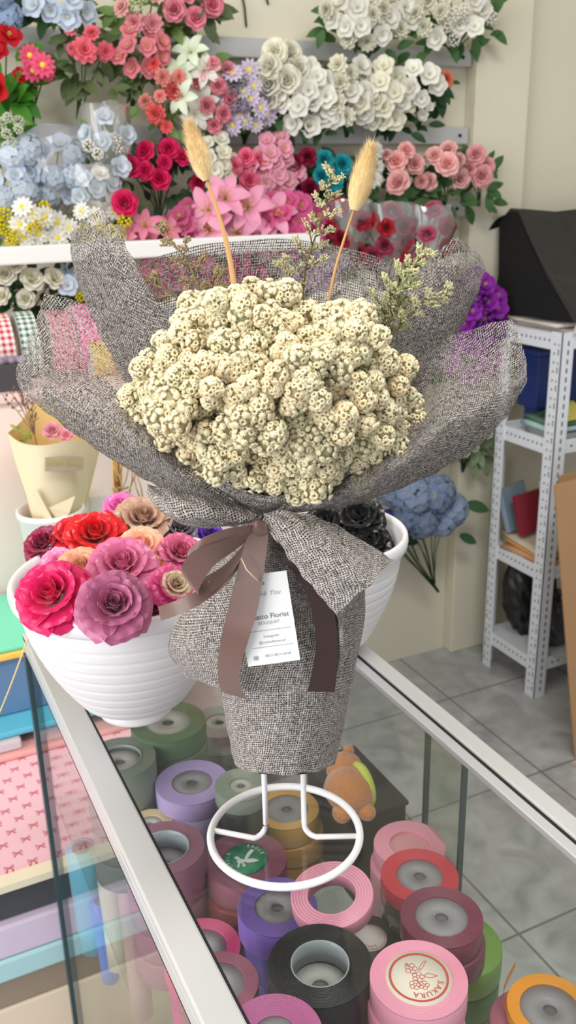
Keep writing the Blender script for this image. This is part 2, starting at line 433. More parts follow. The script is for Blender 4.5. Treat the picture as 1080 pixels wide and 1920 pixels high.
def f_cone(mats, name):
    """upright cluster of small buds"""
    m = MB()
    for k in range(22):
        z = 1-1.5*(k+.5)/22; rr = math.sqrt(max(0, 1-z*z))*.8; a = k*2.4
        m.ellipsoid((rr*math.cos(a), rr*math.sin(a), z*.8), .2, .2, .26, 6, 5, 0)
    return m.mesh(name, mats)
FORM = dict(rose=f_rose, ruffle=f_ruffle, daisy=f_daisy, blossom=f_blossom, lily=f_lily, hydrangea=f_hydrangea, bud=f_cone)
HEADS = {}
YEL = mat('flower_center', (226, 205, 70), .7, var=.1, vscale=100)
def head(form, rgb, centre=None):
    key = (form, rgb, centre)
    if key not in HEADS:
        pm = petal_mat('petal_%s_%d_%d_%d' % ((form,)+rgb), rgb)
        cm = (mat('center_pale', (228, 226, 190), .8) if min(rgb) > 200 and form in ('blossom', 'lily') else YEL) if centre is None else mat('center_%d_%d_%d' % centre, centre, .7)
        HEADS[key] = [FORM[form]([pm, cm], 'flower_head') for _ in range(2)]
    return rng.choice(HEADS[key])
LEAFM = {}
def leaf_mat(rgb):
    if rgb not in LEAFM: LEAFM[rgb] = petal_mat('leaf_%d_%d_%d' % rgb, rgb, .5, translucent=.2)
    return LEAFM[rgb]
def leaf(mb, p, d, n, L, W):
    d = Vector(d).normalized(); n = Vector(n); n = (n - d*n.dot(d)).normalized(); s = d.cross(n); vs = []
    for i in range(6):
        t = i/5; w = W*math.sin(math.pi*min(1, t*.92+.08))**.8 if i < 5 else 0
        c = Vector(p) + d*(L*t) + n*(-.35*L*t*t)
        for j in (-1, 0, 1): vs.append(c + s*(w*j) + n*(abs(j)*w*.25))
    mb.add(vs, [(i*3+j, i*3+j+1, i*3+j+4, i*3+j+3) for i in range(5) for j in range(2)])

GREEN = (72, 108, 62); DGREEN = (44, 74, 46); LGREEN = (118, 148, 84); OLIVE = (96, 112, 72); BRIGHT = (74, 140, 44)
def bunch(name, label, cx, cy, w, h, kinds, n=6, Y=2.05, leaves=GREEN, nleaf=14, leaf_px=34, stem=None, spots=None, sleeve=False, depth=.05, group=None, leaf_low=.35, hook=False):
    """kinds: list of (form, rgb, head px, centre or None); px measured in the photograph"""
    base = on_y(*(stem if stem else (cx, cy + h*.5 + 30)), min(Y+.06, WALL_Y-.045))
    t = thing(name, label, 'flowers', base, group=group)
    c = on_y(cx, cy, Y); k = px_scale(c)
    if spots is None:
        spots = []
        tries = 0
        while len(spots) < n and tries < 4000:
            tries += 1
            x = rng.uniform(-.5, .5); y = rng.uniform(-.5, .5)
            if x*x+y*y > .25: continue
            kk = kinds[len(spots) % len(kinds)]
            px, py = cx + x*w, cy + y*h
            if all((px-a)**2 + (py-b)**2 > (.62*(kk[2]+s))**2*.36*(1 if tries < 2500 else .45) for a, b, s, _ in spots):
                spots.append((px, py, kk[2], kk))
    else: spots = [(a, b, s, kinds[i % len(kinds)]) for i, (a, b, s) in enumerate(spots)]
    tips = []
    for (px, py, sz, kk) in spots:
        ex = (px-cx)/max(1, w); ey = (py-cy)/max(1, h)
        bulge = depth*(1 - 2.2*(ex*ex+ey*ey))
        p = on_y(px, py, Y - bulge*.8 + rng.uniform(-.012, .012))
        view = (CAM - p).normalized()
        d = (view + RH*(ex*1.1+rng.uniform(-.35, .35)) + UZ*(-ey*.7+.25+rng.uniform(-.3, .3))).normalized()
        place('flower_head', head(kk[0], kk[1], kk[3] if len(kk) > 3 else None), t, p, d, rng.uniform(0, 6), sz*.6*px_scale(p)*rng.uniform(.94, 1.12))
        tips.append(p)
    m_ = MB()
    mid = on_y(cx, cy + h*.45, Y+.03)
    for p in tips: m_.tube([base + Vector((rng.uniform(-.004, .004), 0, 0)), mid*.5+base*.5 + (p-mid)*.25, p + Vector((0, .02, 0))], .0016, 5)
    m_.build('stem', leaf_mat((64, 96, 52)), t)
    if nleaf:
        m_ = MB()
        for i in range(int(nleaf*1.35)):
            x = rng.uniform(-.55, .55); y = rng.uniform(-.3, .55) if i % 3 else rng.uniform(.1, .6)+leaf_low*.2
            p = on_y(cx+x*w, cy+y*h, Y + rng.uniform(0, .04))
            d = RH*(x*2+rng.uniform(-.8, .8)) + UZ*rng.uniform(-.9, .7) - FH*rng.uniform(0, .8)
            L = leaf_px*k*rng.uniform(.7, 1.2); leaf(m_, p, d, -FH + UZ*.5, L, L*.26)
        m_.build('foliage', leaf_mat(leaves), t)
    if hook:
        m_ = MB(); hp = on_y(cx, cy-h*.1, WALL_Y); m_.tube([hp, hp - Vector((0, .05, 0)), hp + Vector((0, -.055, .012))], .003, 6); m_.build('wall_hook', M_SCREW, t)
    if sleeve:
        m_ = MB(); NN = 28; rr = [(.10, .62), (.32, .35), (.50, .05), (.58, -.25), (.55, -.52)]
        vs = []
        for (a, b) in rr:
            for q in range(NN):
                an = 2*math.pi*q/NN; cr = 1 + .16*math.sin(5*an+b*7)+rng.uniform(-.07, .07)
                p = c + RH*(a*w*k*cr*math.cos(an)) + FH*(-(a*.55*w*k+.02)*math.sin(an)*cr) - UZ*(b*h*k + rng.uniform(-.03, .03)*h*k)
                vs.append(p)
        m_.add(vs, [(i*NN+q, i*NN+(q+1) % NN, (i+1)*NN+(q+1) % NN, (i+1)*NN+q) for i in range(len(rr)-1) for q in range(NN)])
        m_.build('plastic_sleeve', M_CELLO, t)
    return t
M_CELLO = glass_mat('cellophane', (.97, .97, .98), 2.6, 1.5, .13)

WHITE = (243, 241, 232); CREAMW = (236, 233, 214); PALEB = (208, 220, 236); BLUEG = (150, 172, 204); HOT = (224, 40, 104); PALEP = (246, 190, 188)
PINK = (236, 128, 158); CORAL = (238, 112, 112); LILAC = (208, 198, 212); RED = (206, 30, 40); TEAL = (40, 160, 170); MAG = (214, 90, 140); LPINK = (240, 168, 186)
FB = 'artificial_flower_bunch'
# top row
bunch(FB, 'grey blue hydrangea bunch with dark leaves in the very top left corner', 8, 8, 60, 50, [('hydrangea', BLUEG, 52)], 2, leaves=DGREEN, nleaf=22, leaf_px=40, leaf_low=.8)
bunch(FB, 'pale blue blossoms at the top edge above the pink carnations', 118, 8, 110, 50, [('blossom', PALEB, 44)], 6, leaves=GREEN, nleaf=18, leaf_px=38, leaf_low=.9)
bunch(FB, 'light pink carnations and cream buds at the top edge right of pale blue blossoms', 272, 15, 110, 70, [('ruffle', (242, 168, 176), 46), ('ruffle', PALEP, 42), ('bud', (214, 220, 170), 26)], 7, leaves=LGREEN, nleaf=24, leaf_px=40, leaf_low=1)
bunch(FB, 'rose pink roses with big leaves at the top edge, left of the hanging twigs', 362, 12, 80, 60, [('rose', (240, 150, 170), 44)], 4, leaves=OLIVE, nleaf=22, leaf_px=44, leaf_low=1)
bunch(FB, 'white blossom bunch above the top slat, left one of the two', 690, 28, 160, 100, [('blossom', WHITE, 40), ('ruffle', CREAMW, 40)], 18, leaves=GREEN, nleaf=26, leaf_px=34, leaf_low=.7)
bunch(FB, 'white blossom bunch above the top slat, right one near the wall pillar', 850, 28, 150, 100, [('blossom', WHITE, 38), ('ruffle', CREAMW, 38), ('bud', WHITE, 22)], 18, leaves=GREEN, nleaf=26, leaf_px=34, leaf_low=.7)
# row between upper and middle slat
bunch(FB, 'bright red poinsettia flowers with fresh green leaves at the left edge', 12, 140, 60, 200, [('blossom', (196, 26, 38), 50)], spots=[(16, 66, 50), (-6, 165, 56), (36, 142, 30), (58, 168, 26), (-4, 95, 40)], leaves=BRIGHT, nleaf=30, leaf_px=52, stem=(5, 245))
bunch(FB, 'four deep pink daisies with yellow centres near the red poinsettias', 68, 118, 60, 60, [('daisy', (232, 92, 128), 38)], spots=[(56, 104, 36), (80, 122, 38), (62, 132, 36), (88, 136, 32)], leaves=GREEN, nleaf=8, leaf_px=30, stem=(60, 232))
bunch(FB, 'small white and green sprig hanging at the left end of the middle slat', 22, 240, 40, 60, [('bud', (225, 230, 210), 18)], 6, leaves=LGREEN, nleaf=12, leaf_px=24, Y=2.02)
bunch(FB, 'pink carnations with long green stems standing above the middle slat', 165, 85, 120, 80, [('ruffle', (238, 120, 136), 44)], spots=[(158, 94, 50), (198, 97, 40), (172, 62, 34), (135, 92, 24), (132, 54, 30)], leaves=OLIVE, nleaf=34, leaf_px=38, stem=(146, 236), leaf_low=2.4)
bunch(FB, 'dusty pink small blossoms left of the coral carnations', 262, 92, 90, 85, [('blossom', (232, 140, 150), 34)], 9, leaves=OLIVE, nleaf=18, leaf_px=34, stem=(236, 236), leaf_low=1.6)
bunch(FB, 'coral and salmon carnations hanging over the middle slat', 310, 168, 95, 150, [('ruffle', CORAL, 42), ('ruffle', (244, 160, 150), 34)], spots=[(326, 172, 46), (305, 145, 34), (292, 213, 42), (272, 190, 34), (312, 238, 26), (300, 180, 30), (288, 120, 32), (335, 145, 34)], leaves=LGREEN, nleaf=16, leaf_px=34)
bunch(FB, 'white and mint lilies between coral carnations and pink roses', 362, 155, 80, 130, [('lily', (226, 238, 214), 54), ('lily', WHITE, 50)], 7, leaves=LGREEN, nleaf=16, leaf_px=38)
bunch(FB, 'soft pink roses right of the white and mint lilies', 402, 165, 60, 145, [('rose', (236, 150, 164), 36)], 8, leaves=GREEN, nleaf=14, leaf_px=30)
bunch(FB, 'lilac daisies with tiny purple filler flowers left of the white peonies', 458, 185, 110, 110, [('daisy', LILAC, 28), ('bud', (146, 132, 152), 20), ('daisy', (214, 200, 222), 34)], 24, leaves=OLIVE, nleaf=16, leaf_px=26)
bunch(FB, 'cream white peonies at the left end of the white row', 520, 142, 90, 100, [('rose', (240, 238, 222), 52)], 7, leaves=LGREEN, nleaf=14, leaf_px=36, leaf_low=.8)
bunch(FB, 'white orchid blossoms second from the left in the white row', 572, 178, 110, 120, [('blossom', WHITE, 40)], 16, leaves=GREEN, nleaf=18, leaf_px=34, leaf_low=.6)
bunch(FB, 'white blossoms in the middle of the white row', 650, 170, 100, 115, [('blossom', WHITE, 42), ('ruffle', CREAMW, 40)], 14, leaves=GREEN, nleaf=18, leaf_px=34, leaf_low=.6)
bunch(FB, 'white apple blossoms second from the right in the white row', 722, 178, 95, 110, [('blossom', CREAMW, 38)], 14, leaves=DGREEN, nleaf=20, leaf_px=32, leaf_low=.7)
bunch(FB, 'loose white blossoms at the right end of the white row', 785, 160, 85, 110, [('blossom', WHITE, 36)], spots=[(775, 130, 38), (805, 140, 38), (820, 160, 34), (770, 165, 38), (790, 185, 30), (755, 190, 36), (793, 215, 22), (750, 215, 24), (805, 200, 18)], leaves=DGREEN, nleaf=24, leaf_px=36, leaf_low=1.2)
bunch(FB, 'orange rose peeking out behind the right end of the white row', 830, 158, 30, 50, [('rose', (238, 140, 110), 34)], spots=[(834, 150, 34), (818, 172, 28)], leaves=GREEN, nleaf=5, leaf_px=22, Y=2.10, stem=(838, 190))
# row below the middle slat
bunch(FB, 'pale blue blossoms nearest the left edge under the middle slat', 32, 335, 80, 130, [('blossom', PALEB, 44), ('hydrangea', PALEB, 50)], 9, leaves=OLIVE, nleaf=12, leaf_px=30)
bunch(FB, 'pale blue hydrangeas between left edge blossoms and plastic sleeves', 100, 325, 100, 120, [('hydrangea', (190, 204, 220), 48), ('blossom', PALEB, 40)], 8, leaves=OLIVE, nleaf=12, leaf_px=30, sleeve=True)
bunch('wrapped_flower_bunch', 'white and bluish flowers in a tall clear plastic sleeve over the middle slat', 200, 268, 80, 130, [('blossom', (214, 224, 236), 36), ('bud', WHITE, 20)], 10, leaves=LGREEN, nleaf=8, leaf_px=30, sleeve=True, Y=2.02)
bunch('wrapped_flower_bunch', 'white flowers in a clear plastic sleeve left of the single hot pink rose', 178, 360, 90, 90, [('blossom', WHITE, 36), ('blossom', (206, 218, 228), 34)], 8, leaves=OLIVE, nleaf=10, leaf_px=30, sleeve=True, Y=2.01)
bunch(FB, 'hot pink roses under the middle slat behind the left bunny tail', 295, 312, 130, 110, [('rose', HOT, 46)], spots=[(272, 284, 44), (316, 279, 42), (342, 296, 36), (247, 313, 40), (300, 336, 46), (273, 320, 40), (371, 346, 42), (308, 305, 34)], leaves=DGREEN, nleaf=34, leaf_px=36, leaf_low=2, stem=(300, 420))
bunch(FB, 'single hot pink rose drooping above the white rail', 234, 381, 40, 40, [('rose', HOT, 46)], spots=[(234, 381, 48)], leaves=OLIVE, nleaf=8, leaf_px=34, Y=2.0)
bunch(FB, 'small creamy white blossoms right of the left bunny tail', 408, 305, 60, 95, [('blossom', CREAMW, 32)], 10, leaves=GREEN, nleaf=10, leaf_px=28)
bunch(FB, 'medium pink roses between creamy blossoms and light pink blossoms', 458, 318, 60, 95, [('rose', (238, 120, 150), 42)], spots=[(467, 338, 44), (462, 295, 36), (440, 312, 34), (484, 300, 30)], leaves=GREEN, nleaf=14, leaf_px=30)
bunch(FB, 'light pink cherry blossoms left of the dark red roses', 516, 318, 85, 120, [('blossom', (236, 166, 188), 34)], 20, leaves=OLIVE, nleaf=10, leaf_px=26)
bunch(FB, 'dark wine red roses squeezed between light pink blossoms and teal roses', 570, 318, 40, 90, [('rose', (140, 24, 58), 36)], 4, leaves=GREEN, nleaf=14, leaf_px=30, leaf_low=1.5)
bunch(FB, 'teal blue roses under the middle slat', 622, 318, 72, 72, [('rose', TEAL, 40)], spots=[(608, 300, 38), (642, 308, 38), (604, 330, 36), (628, 342, 36), (652, 325, 24)], leaves=DGREEN, nleaf=30, leaf_px=38, leaf_low=2)
bunch(FB, 'pale white flowers half hidden behind the right bunny tail', 705, 308, 40, 60, [('ruffle', (226, 224, 216), 36)], 3, leaves=DGREEN, nleaf=12, leaf_px=30, leaf_low=1.5)
bunch(FB, 'pale pink roses nearest the right bunny tail', 755, 322, 90, 90, [('rose', PALEP, 46)], spots=[(743, 303, 42), (746, 343, 48), (778, 308, 42), (725, 290, 24), (762, 282, 34), (790, 340, 30)], leaves=GREEN, nleaf=26, leaf_px=38, leaf_low=1.6)
bunch(FB, 'pale pink roses in the middle of the pale pink row', 832, 315, 80, 90, [('rose', (246, 196, 192), 44)], spots=[(838, 308, 44), (862, 336, 44), (815, 292, 36), (805, 340, 34), (840, 280, 36), (860, 300, 30)], leaves=GREEN, nleaf=24, leaf_px=34, leaf_low=1.6)
bunch(FB, 'pale pink roses at the right end of the row, next to the pillar', 898, 312, 50, 90, [('rose', (244, 180, 184), 42)], spots=[(892, 290, 40), (903, 330, 42), (912, 310, 32), (880, 318, 30)], leaves=GREEN, nleaf=16, leaf_px=30, leaf_low=1.5)
# row around the lowest slat and the white rail
bunch(FB, 'white and yellow daisies standing on the white rail at the left edge', 55, 425, 130, 85, [('daisy', WHITE, 36), ('bud', (236, 222, 40), 22)], 17, leaves=LGREEN, nleaf=20, leaf_px=30, Y=1.99, stem=(60, 470))
bunch(FB, 'white and yellow daisies behind the tall left burlap flap', 190, 425, 120, 80, [('daisy', WHITE, 34), ('bud', (240, 226, 50), 22)], 15, leaves=LGREEN, nleaf=16, leaf_px=30, Y=1.99, stem=(190, 470))
bunch(FB, 'pink lilies with yellow green throats directly above the white rail', 455, 412, 140, 90, [('lily', (240, 166, 196), 74)], 9, leaves=GREEN, nleaf=8, leaf_px=30, Y=2.0, stem=(455, 470))
bunch(FB, 'dusty mauve pink blossoms left of the pink lilies', 355, 425, 90, 70, [('blossom', (204, 96, 140), 40)], 9, leaves=OLIVE, nleaf=8, leaf_px=30, Y=2.02, stem=(355, 470))
bunch(FB, 'salmon pink lilies low behind the left statice sprig', 275, 435, 90, 40, [('lily', (230, 140, 166), 52)], 5, leaves=OLIVE, nleaf=6, leaf_px=30, Y=2.0, stem=(275, 475))
bunch(FB, 'deep pink blossoms between pink lilies and middle statice sprig', 545, 418, 110, 90, [('blossom', (220, 98, 152), 44)], 13, leaves=OLIVE, nleaf=8, leaf_px=30, Y=2.0, stem=(545, 475))
bunch('wrapped_flower_bunch', 'dark red roses in clear plastic behind the right bunny tail stem', 650, 430, 80, 100, [('rose', (168, 40, 62), 42)], 5, leaves=DGREEN, nleaf=8, leaf_px=30, sleeve=True, Y=2.0)
bunch('wrapped_flower_bunch', 'dark red and pink roses in clear plastic, middle one under the lowest slat', 728, 440, 90, 110, [('rose', (160, 60, 86), 40), ('rose', (186, 44, 60), 40)], 7, leaves=DGREEN, nleaf=8, leaf_px=30, sleeve=True, Y=2.0)
bunch('wrapped_flower_bunch', 'pink and red roses in crinkled clear plastic at the right end of the lowest slat', 798, 445, 90, 110, [('rose', (192, 92, 120), 38), ('rose', (178, 44, 62), 36)], 6, leaves=OLIVE, nleaf=8, leaf_px=30, sleeve=True, Y=2.0)
# under the white rail
bunch(FB, 'white roses and daisies with yellow buds hanging under the white rail at the left edge', 50, 530, 130, 100, [('rose', CREAMW, 44)], spots=[(60, 524, 46), (102, 522, 40), (10, 515, 44), (48, 560, 40), (5, 555, 34), (30, 500, 30)], leaves=DGREEN, nleaf=34, leaf_px=46, Y=2.0)
bunch(FB, 'pale blue blossom and greens hanging under the white rail left of the tall burlap flap', 140, 540, 50, 80, [('blossom', PALEB, 40), ('bud', (234, 220, 60), 16)], 5, leaves=GREEN, nleaf=16, leaf_px=36, Y=2.0)
bunch(FB, 'pink flowers seen through the burlap under the white rail', 340, 510, 150, 70, [('ruffle', (220, 110, 150), 52)], 9, leaves=OLIVE, nleaf=10, leaf_px=34, Y=1.99)
bunch(FB, 'magenta flowers seen through the burlap left of the white upright', 445, 510, 80, 60, [('ruffle', (206, 70, 130), 50)], 5, leaves=GREEN, nleaf=20, leaf_px=44, Y=1.99, leaf_low=1.6)
bunch(FB, 'pale blue and white blossoms seen through the burlap low on the left', 300, 580, 170, 90, [('blossom', (206, 216, 228), 46), ('blossom', WHITE, 42)], 13, leaves=OLIVE, nleaf=14, leaf_px=34, Y=2.0)
bunch(FB, 'pale blue blossoms with leaves seen through the burlap behind the flower dome', 435, 590, 110, 90, [('blossom', (190, 204, 226), 44)], 9, leaves=GREEN, nleaf=20, leaf_px=40, Y=2.0)
bunch(FB, 'lilac flowers seen through the burlap beside the middle statice sprig', 590, 510, 110, 60, [('ruffle', (206, 180, 208), 46)], 8, leaves=OLIVE, nleaf=10, leaf_px=34, Y=2.0)
bunch(FB, 'white flowers with lime green leaves seen through the burlap right of the middle', 665, 575, 150, 110, [('blossom', WHITE, 42)], 12, leaves=(120, 160, 70), nleaf=36, leaf_px=48, Y=2.0)
bunch(FB, 'vivid purple blossoms hanging between the right burlap flaps', 897, 585, 80, 130, [('blossom', (150, 44, 172), 40), ('bud', (128, 36, 150), 34)], 20, leaves=DGREEN, nleaf=4, leaf_px=24, Y=2.04, hook=True)
bunch(FB, 'mauve pink flowers seen through the right lower burlap flap', 880, 675, 130, 60, [('ruffle', (196, 120, 190), 40)], 9, leaves=OLIVE, nleaf=12, leaf_px=34, Y=2.06, hook=True)
bunch(FB, 'grey green sprigs with tiny white flowers under the right burlap flap', 868, 810, 100, 90, [('bud', (216, 222, 206), 18)], 10, leaves=(140, 156, 120), nleaf=40, leaf_px=30, Y=2.08, hook=True)
bunch(FB, 'slate blue hydrangeas hanging on the wall beside the right white pot', 792, 945, 165, 115, [('hydrangea', (150, 168, 200), 64), ('hydrangea', (128, 146, 180), 58)], spots=[(770, 930, 74), (815, 925, 70), (845, 955, 62), (790, 975, 66), (735, 920, 60), (760, 968, 58), (828, 980, 50)], leaves=(60, 96, 60), nleaf=6, leaf_px=40, Y=2.04, stem=(815, 1095), hook=True)
bunch(FB, 'royal blue small flowers tucked between black roses and slate hydrangeas', 738, 985, 50, 70, [('blossom', (52, 66, 160), 26)], 9, leaves=DGREEN, nleaf=6, leaf_px=30, Y=2.04, stem=(822, 1110), hook=True)
# ------------------------------------------------------------------ pink cabinet against the wall and ribbon rolls on it
CZ = on_y(40, 735, 1.75).z
t = thing('pink_cabinet', 'pale pink low cabinet behind the counter at left, carrying the ribbon rolls', 'cabinet', (0, 1.95, 0))
M_PINKCAB = mat('pale_pink_laminate', (244, 222, 216), .55, var=.02, vscale=4)
m_ = MB(); m_.box((-1.3, 1.75, .08), (.86, WALL_Y-.03, CZ-.018)); m_.build('body', M_PINKCAB, t, smooth=False, bevel=.004)
m_ = MB(); m_.box((-1.3, 1.74, CZ-.018), (.87, WALL_Y-.03, CZ)); m_.build('top_board', mat('pink_top', (238, 206, 202), .5), t, smooth=False, bevel=.003)
m_ = MB(); m_.box((-1.28, 1.78, 0), (.84, WALL_Y-.05, .08)); m_.build('plinth', mat('plinth_grey', (120, 116, 114), .6), t, smooth=False)
# grey ribbon rack bar
t = thing('ribbon_rack', 'grey metal rack with two bars behind the gingham ribbon rolls', 'rack', (.3, 2.03, CZ))
for zz in (.045, .16):
    m_ = MB(); m_.box((-.5, 2.035, CZ+zz), (.75, 2.05, CZ+zz+.022)); m_.build('bar', M_ALU, t, smooth=False)
for xx in (-.5, .74):
    m_ = MB(); m_.box((xx, 2.03, CZ), (xx+.02, 2.055, CZ+.19)); m_.build('upright', M_ALU, t, smooth=False)

def gingham(name, rgb):
    m = bpy.data.materials.new(name); m.use_nodes = True; nt = m.node_tree; b = nt.nodes['Principled BSDF']
    uv = nt.nodes.new('ShaderNodeUVMap'); outs = []
    sp = nt.nodes.new('ShaderNodeSeparateXYZ'); nt.links.new(uv.outputs[0], sp.inputs[0])
    for i in (0, 1):
        a = nt.nodes.new('ShaderNodeMath'); a.operation = 'MULTIPLY'; a.inputs[1].default_value = 1/.013; nt.links.new(sp.outputs[i], a.inputs[0])
        f = nt.nodes.new('ShaderNodeMath'); f.operation = 'FRACT'; nt.links.new(a.outputs[0], f.inputs[0])
        g = nt.nodes.new('ShaderNodeMath'); g.operation = 'GREATER_THAN'; g.inputs[1].default_value = .5; nt.links.new(f.outputs[0], g.inputs[0]); outs.append(g.outputs[0])
    ad = nt.nodes.new('ShaderNodeMath'); ad.operation = 'ADD'; nt.links.new(outs[0], ad.inputs[0]); nt.links.new(outs[1], ad.inputs[1])
    hf = nt.nodes.new('ShaderNodeMath'); hf.operation = 'MULTIPLY'; hf.inputs[1].default_value = .5; nt.links.new(ad.outputs[0], hf.inputs[0])
    mx = nt.nodes.new('ShaderNodeMix'); mx.data_type = 'RGBA'; nt.links.new(hf.outputs[0], mx.inputs['Factor'])
    mx.inputs['A'].default_value = s2l((240, 238, 235)) + (1,); mx.inputs['B'].default_value = s2l(rgb) + (1,)
    nt.links.new(mx.outputs['Result'], b.inputs['Base Color']); b.inputs['Roughness'].default_value = .7
    return m
def ribbon_roll(label, px, top_px, w_px, d, m, Y=1.9):
    p = on_y(px, top_px, Y); k = px_scale(p); R = d/2; w = w_px*k
    zc = CZ + R
    t = thing('ribbon_roll', label, 'ribbon', (p.x, Y, CZ), group=None)
    m_ = MB(); n = 40; vs = []; uv = []
    for k_ in range(n+1):
        a = 2*math.pi*k_/n
        for s in (-1, 1): vs.append((p.x+s*w/2, Y+R*math.cos(a), zc+R*math.sin(a))); uv.append((s*w/2, R*a))
    m_.add(vs, [(2*i, 2*i+1, 2*i+3, 2*i+2) for i in range(n)], 0, uv)
    for s in (-1, 1):
        m_.lathe([(R*.45, s*w/2), (R, s*w/2)], (p.x, Y, zc), 40, 1, axis='X')
    m_.build('ribbon', [m, mat('roll_side', (214, 208, 206), .7)], t)
    m_ = MB(); m_.lathe([(R*.45, -w/2-.001), (R*.45, w/2+.001), (R*.38, w/2+.001), (R*.38, -w/2-.001), (R*.45, -w/2-.001)], (p.x, Y, zc), 24, axis='X'); m_.build('core', mat('card_core', (196, 176, 150), .8), t)
def roll_d(px, top_px, Y): return on_y(px, top_px, Y).z - CZ
ribbon_roll('red and white gingham ribbon roll at the left edge', -6, 588, 34, roll_d(2, 588, 1.9), gingham('gingham_red', (206, 30, 60)))
ribbon_roll('green and white gingham ribbon roll beside the red gingham roll', 40, 584, 34, roll_d(42, 584, 1.9), gingham('gingham_green', (30, 104, 80)))
ribbon_roll('dusty pink ribbon roll seen through the left burlap flap, left of the bright pink roll', 104, 582, 46, roll_d(104, 582, 1.9), mat('rib_dustypink', (216, 130, 148), .5))
ribbon_roll('bright pink ribbon roll seen through the left burlap flap', 152, 570, 46, roll_d(152, 570, 1.9), mat('rib_pink', (240, 120, 170), .4))
ribbon_roll('small yellow ribbon roll low behind the left burlap flap', 188, 660, 44, .07, mat('rib_yellow', (226, 190, 80), .5), Y=1.83)
p = on_y(14, 700, 1.82)
t = thing('ribbon_box', 'dark grey box of odds and ends in front of the red gingham roll', 'box', (p.x, 1.80, CZ))
m_ = MB(); m_.box((p.x-.06, 1.765, CZ), (p.x+.035, 1.82, CZ+.05)); m_.build('box_body', mat('dark_grey_card', (72, 68, 74), .7), t, smooth=False, bevel=.002)
for i in range(9):
    m_ = MB(); m_.box((0, 0, 0), (.001, .001, .001))
m_ = MB()
for i in range(12): m_.ellipsoid((p.x-.05+.007*i, 1.79+rng.uniform(-.012, .012), CZ+.055), .009, .009, .008, 8, 6)
m_.build('trinkets', mat('mauve_bits', (150, 132, 150), .5), t)

# ------------------------------------------------------------------ paper packs stacked left of the counter
def pack(label, x0, x1, y0, y1, z0, z1, m, cat='paper', name='wrapping_paper_pack', sheets=0, edge=None):
    t = thing(name, label, cat, ((x0+x1)/2, (y0+y1)/2, z0))
    m_ = MB(); m_.box((x0, y0, z0), (x1, y1, z1)); m_.build('sheets', m, t, smooth=False, bevel=min(.004, (z1-z0)*.3))
    return t
TX0, TX1 = -.45, .46
z_bow = .497
zc_ = on_y(0, 1800, 1.13).z; zg = on_y(0, 1738, 1.13).z; zl = zc_; zcy = on_y(0, 1842, 1.13).z; zbr = on_y(0, 1905, 1.13).z
pack('cream paper stack at the bottom of the left pile', TX0, TX1, 1.14, 1.70, .02, zbr-.002, mat('paper_cream', (246, 226, 202), .7, var=.02))
pack('brown kraft paper stack between the cream and pale cyan stacks', TX0, TX1, 1.14, 1.70, zbr, zcy-.002, mat('paper_kraft', (164, 146, 128), .75, var=.05))
pack('pale cyan paper stack under the lilac sheets', TX0, TX1, 1.125, 1.70, zcy, zl-.002, mat('paper_cyan', (186, 226, 232), .6, var=.02))
pack('pale lilac paper stack under the dark grey stack', TX0, TX1, 1.128, 1.70, zl, zg-.002, mat('paper_lilac', (226, 208, 232), .6, var=.02))
pack('dark grey paper stack under the pink bow patterned sheets', TX0, TX1, 1.14, 1.70, zg, z_bow-.016, mat('paper_darkgrey', (76, 78, 84), .7, var=.03))
# pink bow patterned paper: the bows are printed marks of thin flat shapes on the top sheet
def bow_paper():
    m = bpy.data.materials.new('bow_paper'); m.use_nodes = True; nt = m.node_tree; b = nt.nodes['Principled BSDF']
    N, L = nt.nodes, nt.links
    def M(op, a, b_=None):
        n = N.new('ShaderNodeMath'); n.operation = op
        for i, x in enumerate((a, b_)):
            if x is None: continue
            if isinstance(x, (int, float)): n.inputs[i].default_value = x
            else: L.new(x, n.inputs[i])
        return n.outputs[0]
    tc = N.new('ShaderNodeTexCoord'); sp = N.new('ShaderNodeSeparateXYZ'); L.new(tc.outputs['Object'], sp.inputs[0])
    P = .034
    row = M('FLOOR', M('MULTIPLY', sp.outputs[1], 1/(P*.8)))
    gx = M('SUBTRACT', M('FRACT', M('ADD', M('MULTIPLY', sp.outputs[0], 1/P), M('MULTIPLY', row, .5))), .5)
    gy = M('SUBTRACT', M('FRACT', M('MULTIPLY', sp.outputs[1], 1/(P*.8))), .5)
    ax = M('ABSOLUTE', gx)
    loop = M('LESS_THAN', M('ABSOLUTE', M('SUBTRACT', gy, .08)), M('MULTIPLY', ax, .75))
    inx = M('LESS_THAN', ax, .21)
    hollow = M('GREATER_THAN', M('ADD', M('ABSOLUTE', M('SUBTRACT', ax, .16)), M('MULTIPLY', M('ABSOLUTE', M('SUBTRACT', gy, .08)), 1.2)), .06)
    wing = M('MULTIPLY', M('MULTIPLY', loop, inx), hollow)
    tail = M('MULTIPLY', M('LESS_THAN', M('ABSOLUTE', M('SUBTRACT', ax, M('MULTIPLY', M('ADD', gy, -.04), -.6))), .045), M('MULTIPLY', M('LESS_THAN', gy, .06), M('GREATER_THAN', gy, -.26)))
    mask = M('MINIMUM', M('ADD', wing, tail), 1.0)
    mx = N.new('ShaderNodeMix'); mx.data_type = 'RGBA'; L.new(mask, mx.inputs['Factor'])
    mx.inputs['A'].default_value = s2l((246, 196, 208)) + (1,); mx.inputs['B'].default_value = s2l((196, 84, 106)) + (1,)
    L.new(mx.outputs['Result'], b.inputs['Base Color']); b.inputs['Roughness'].default_value = .6
    return m
t = thing('patterned_paper_pack', 'pink wrapping paper printed with red bows on the left pile', 'paper', (0, 1.25, z_bow-.016))
m_ = MB(); m_.box((TX0, 1.125, z_bow-.016), (TX1, 1.44, z_bow-.004)); m_.build('cream_sheets', mat('paper_pale_cream', (244, 232, 206), .7), t, smooth=False)
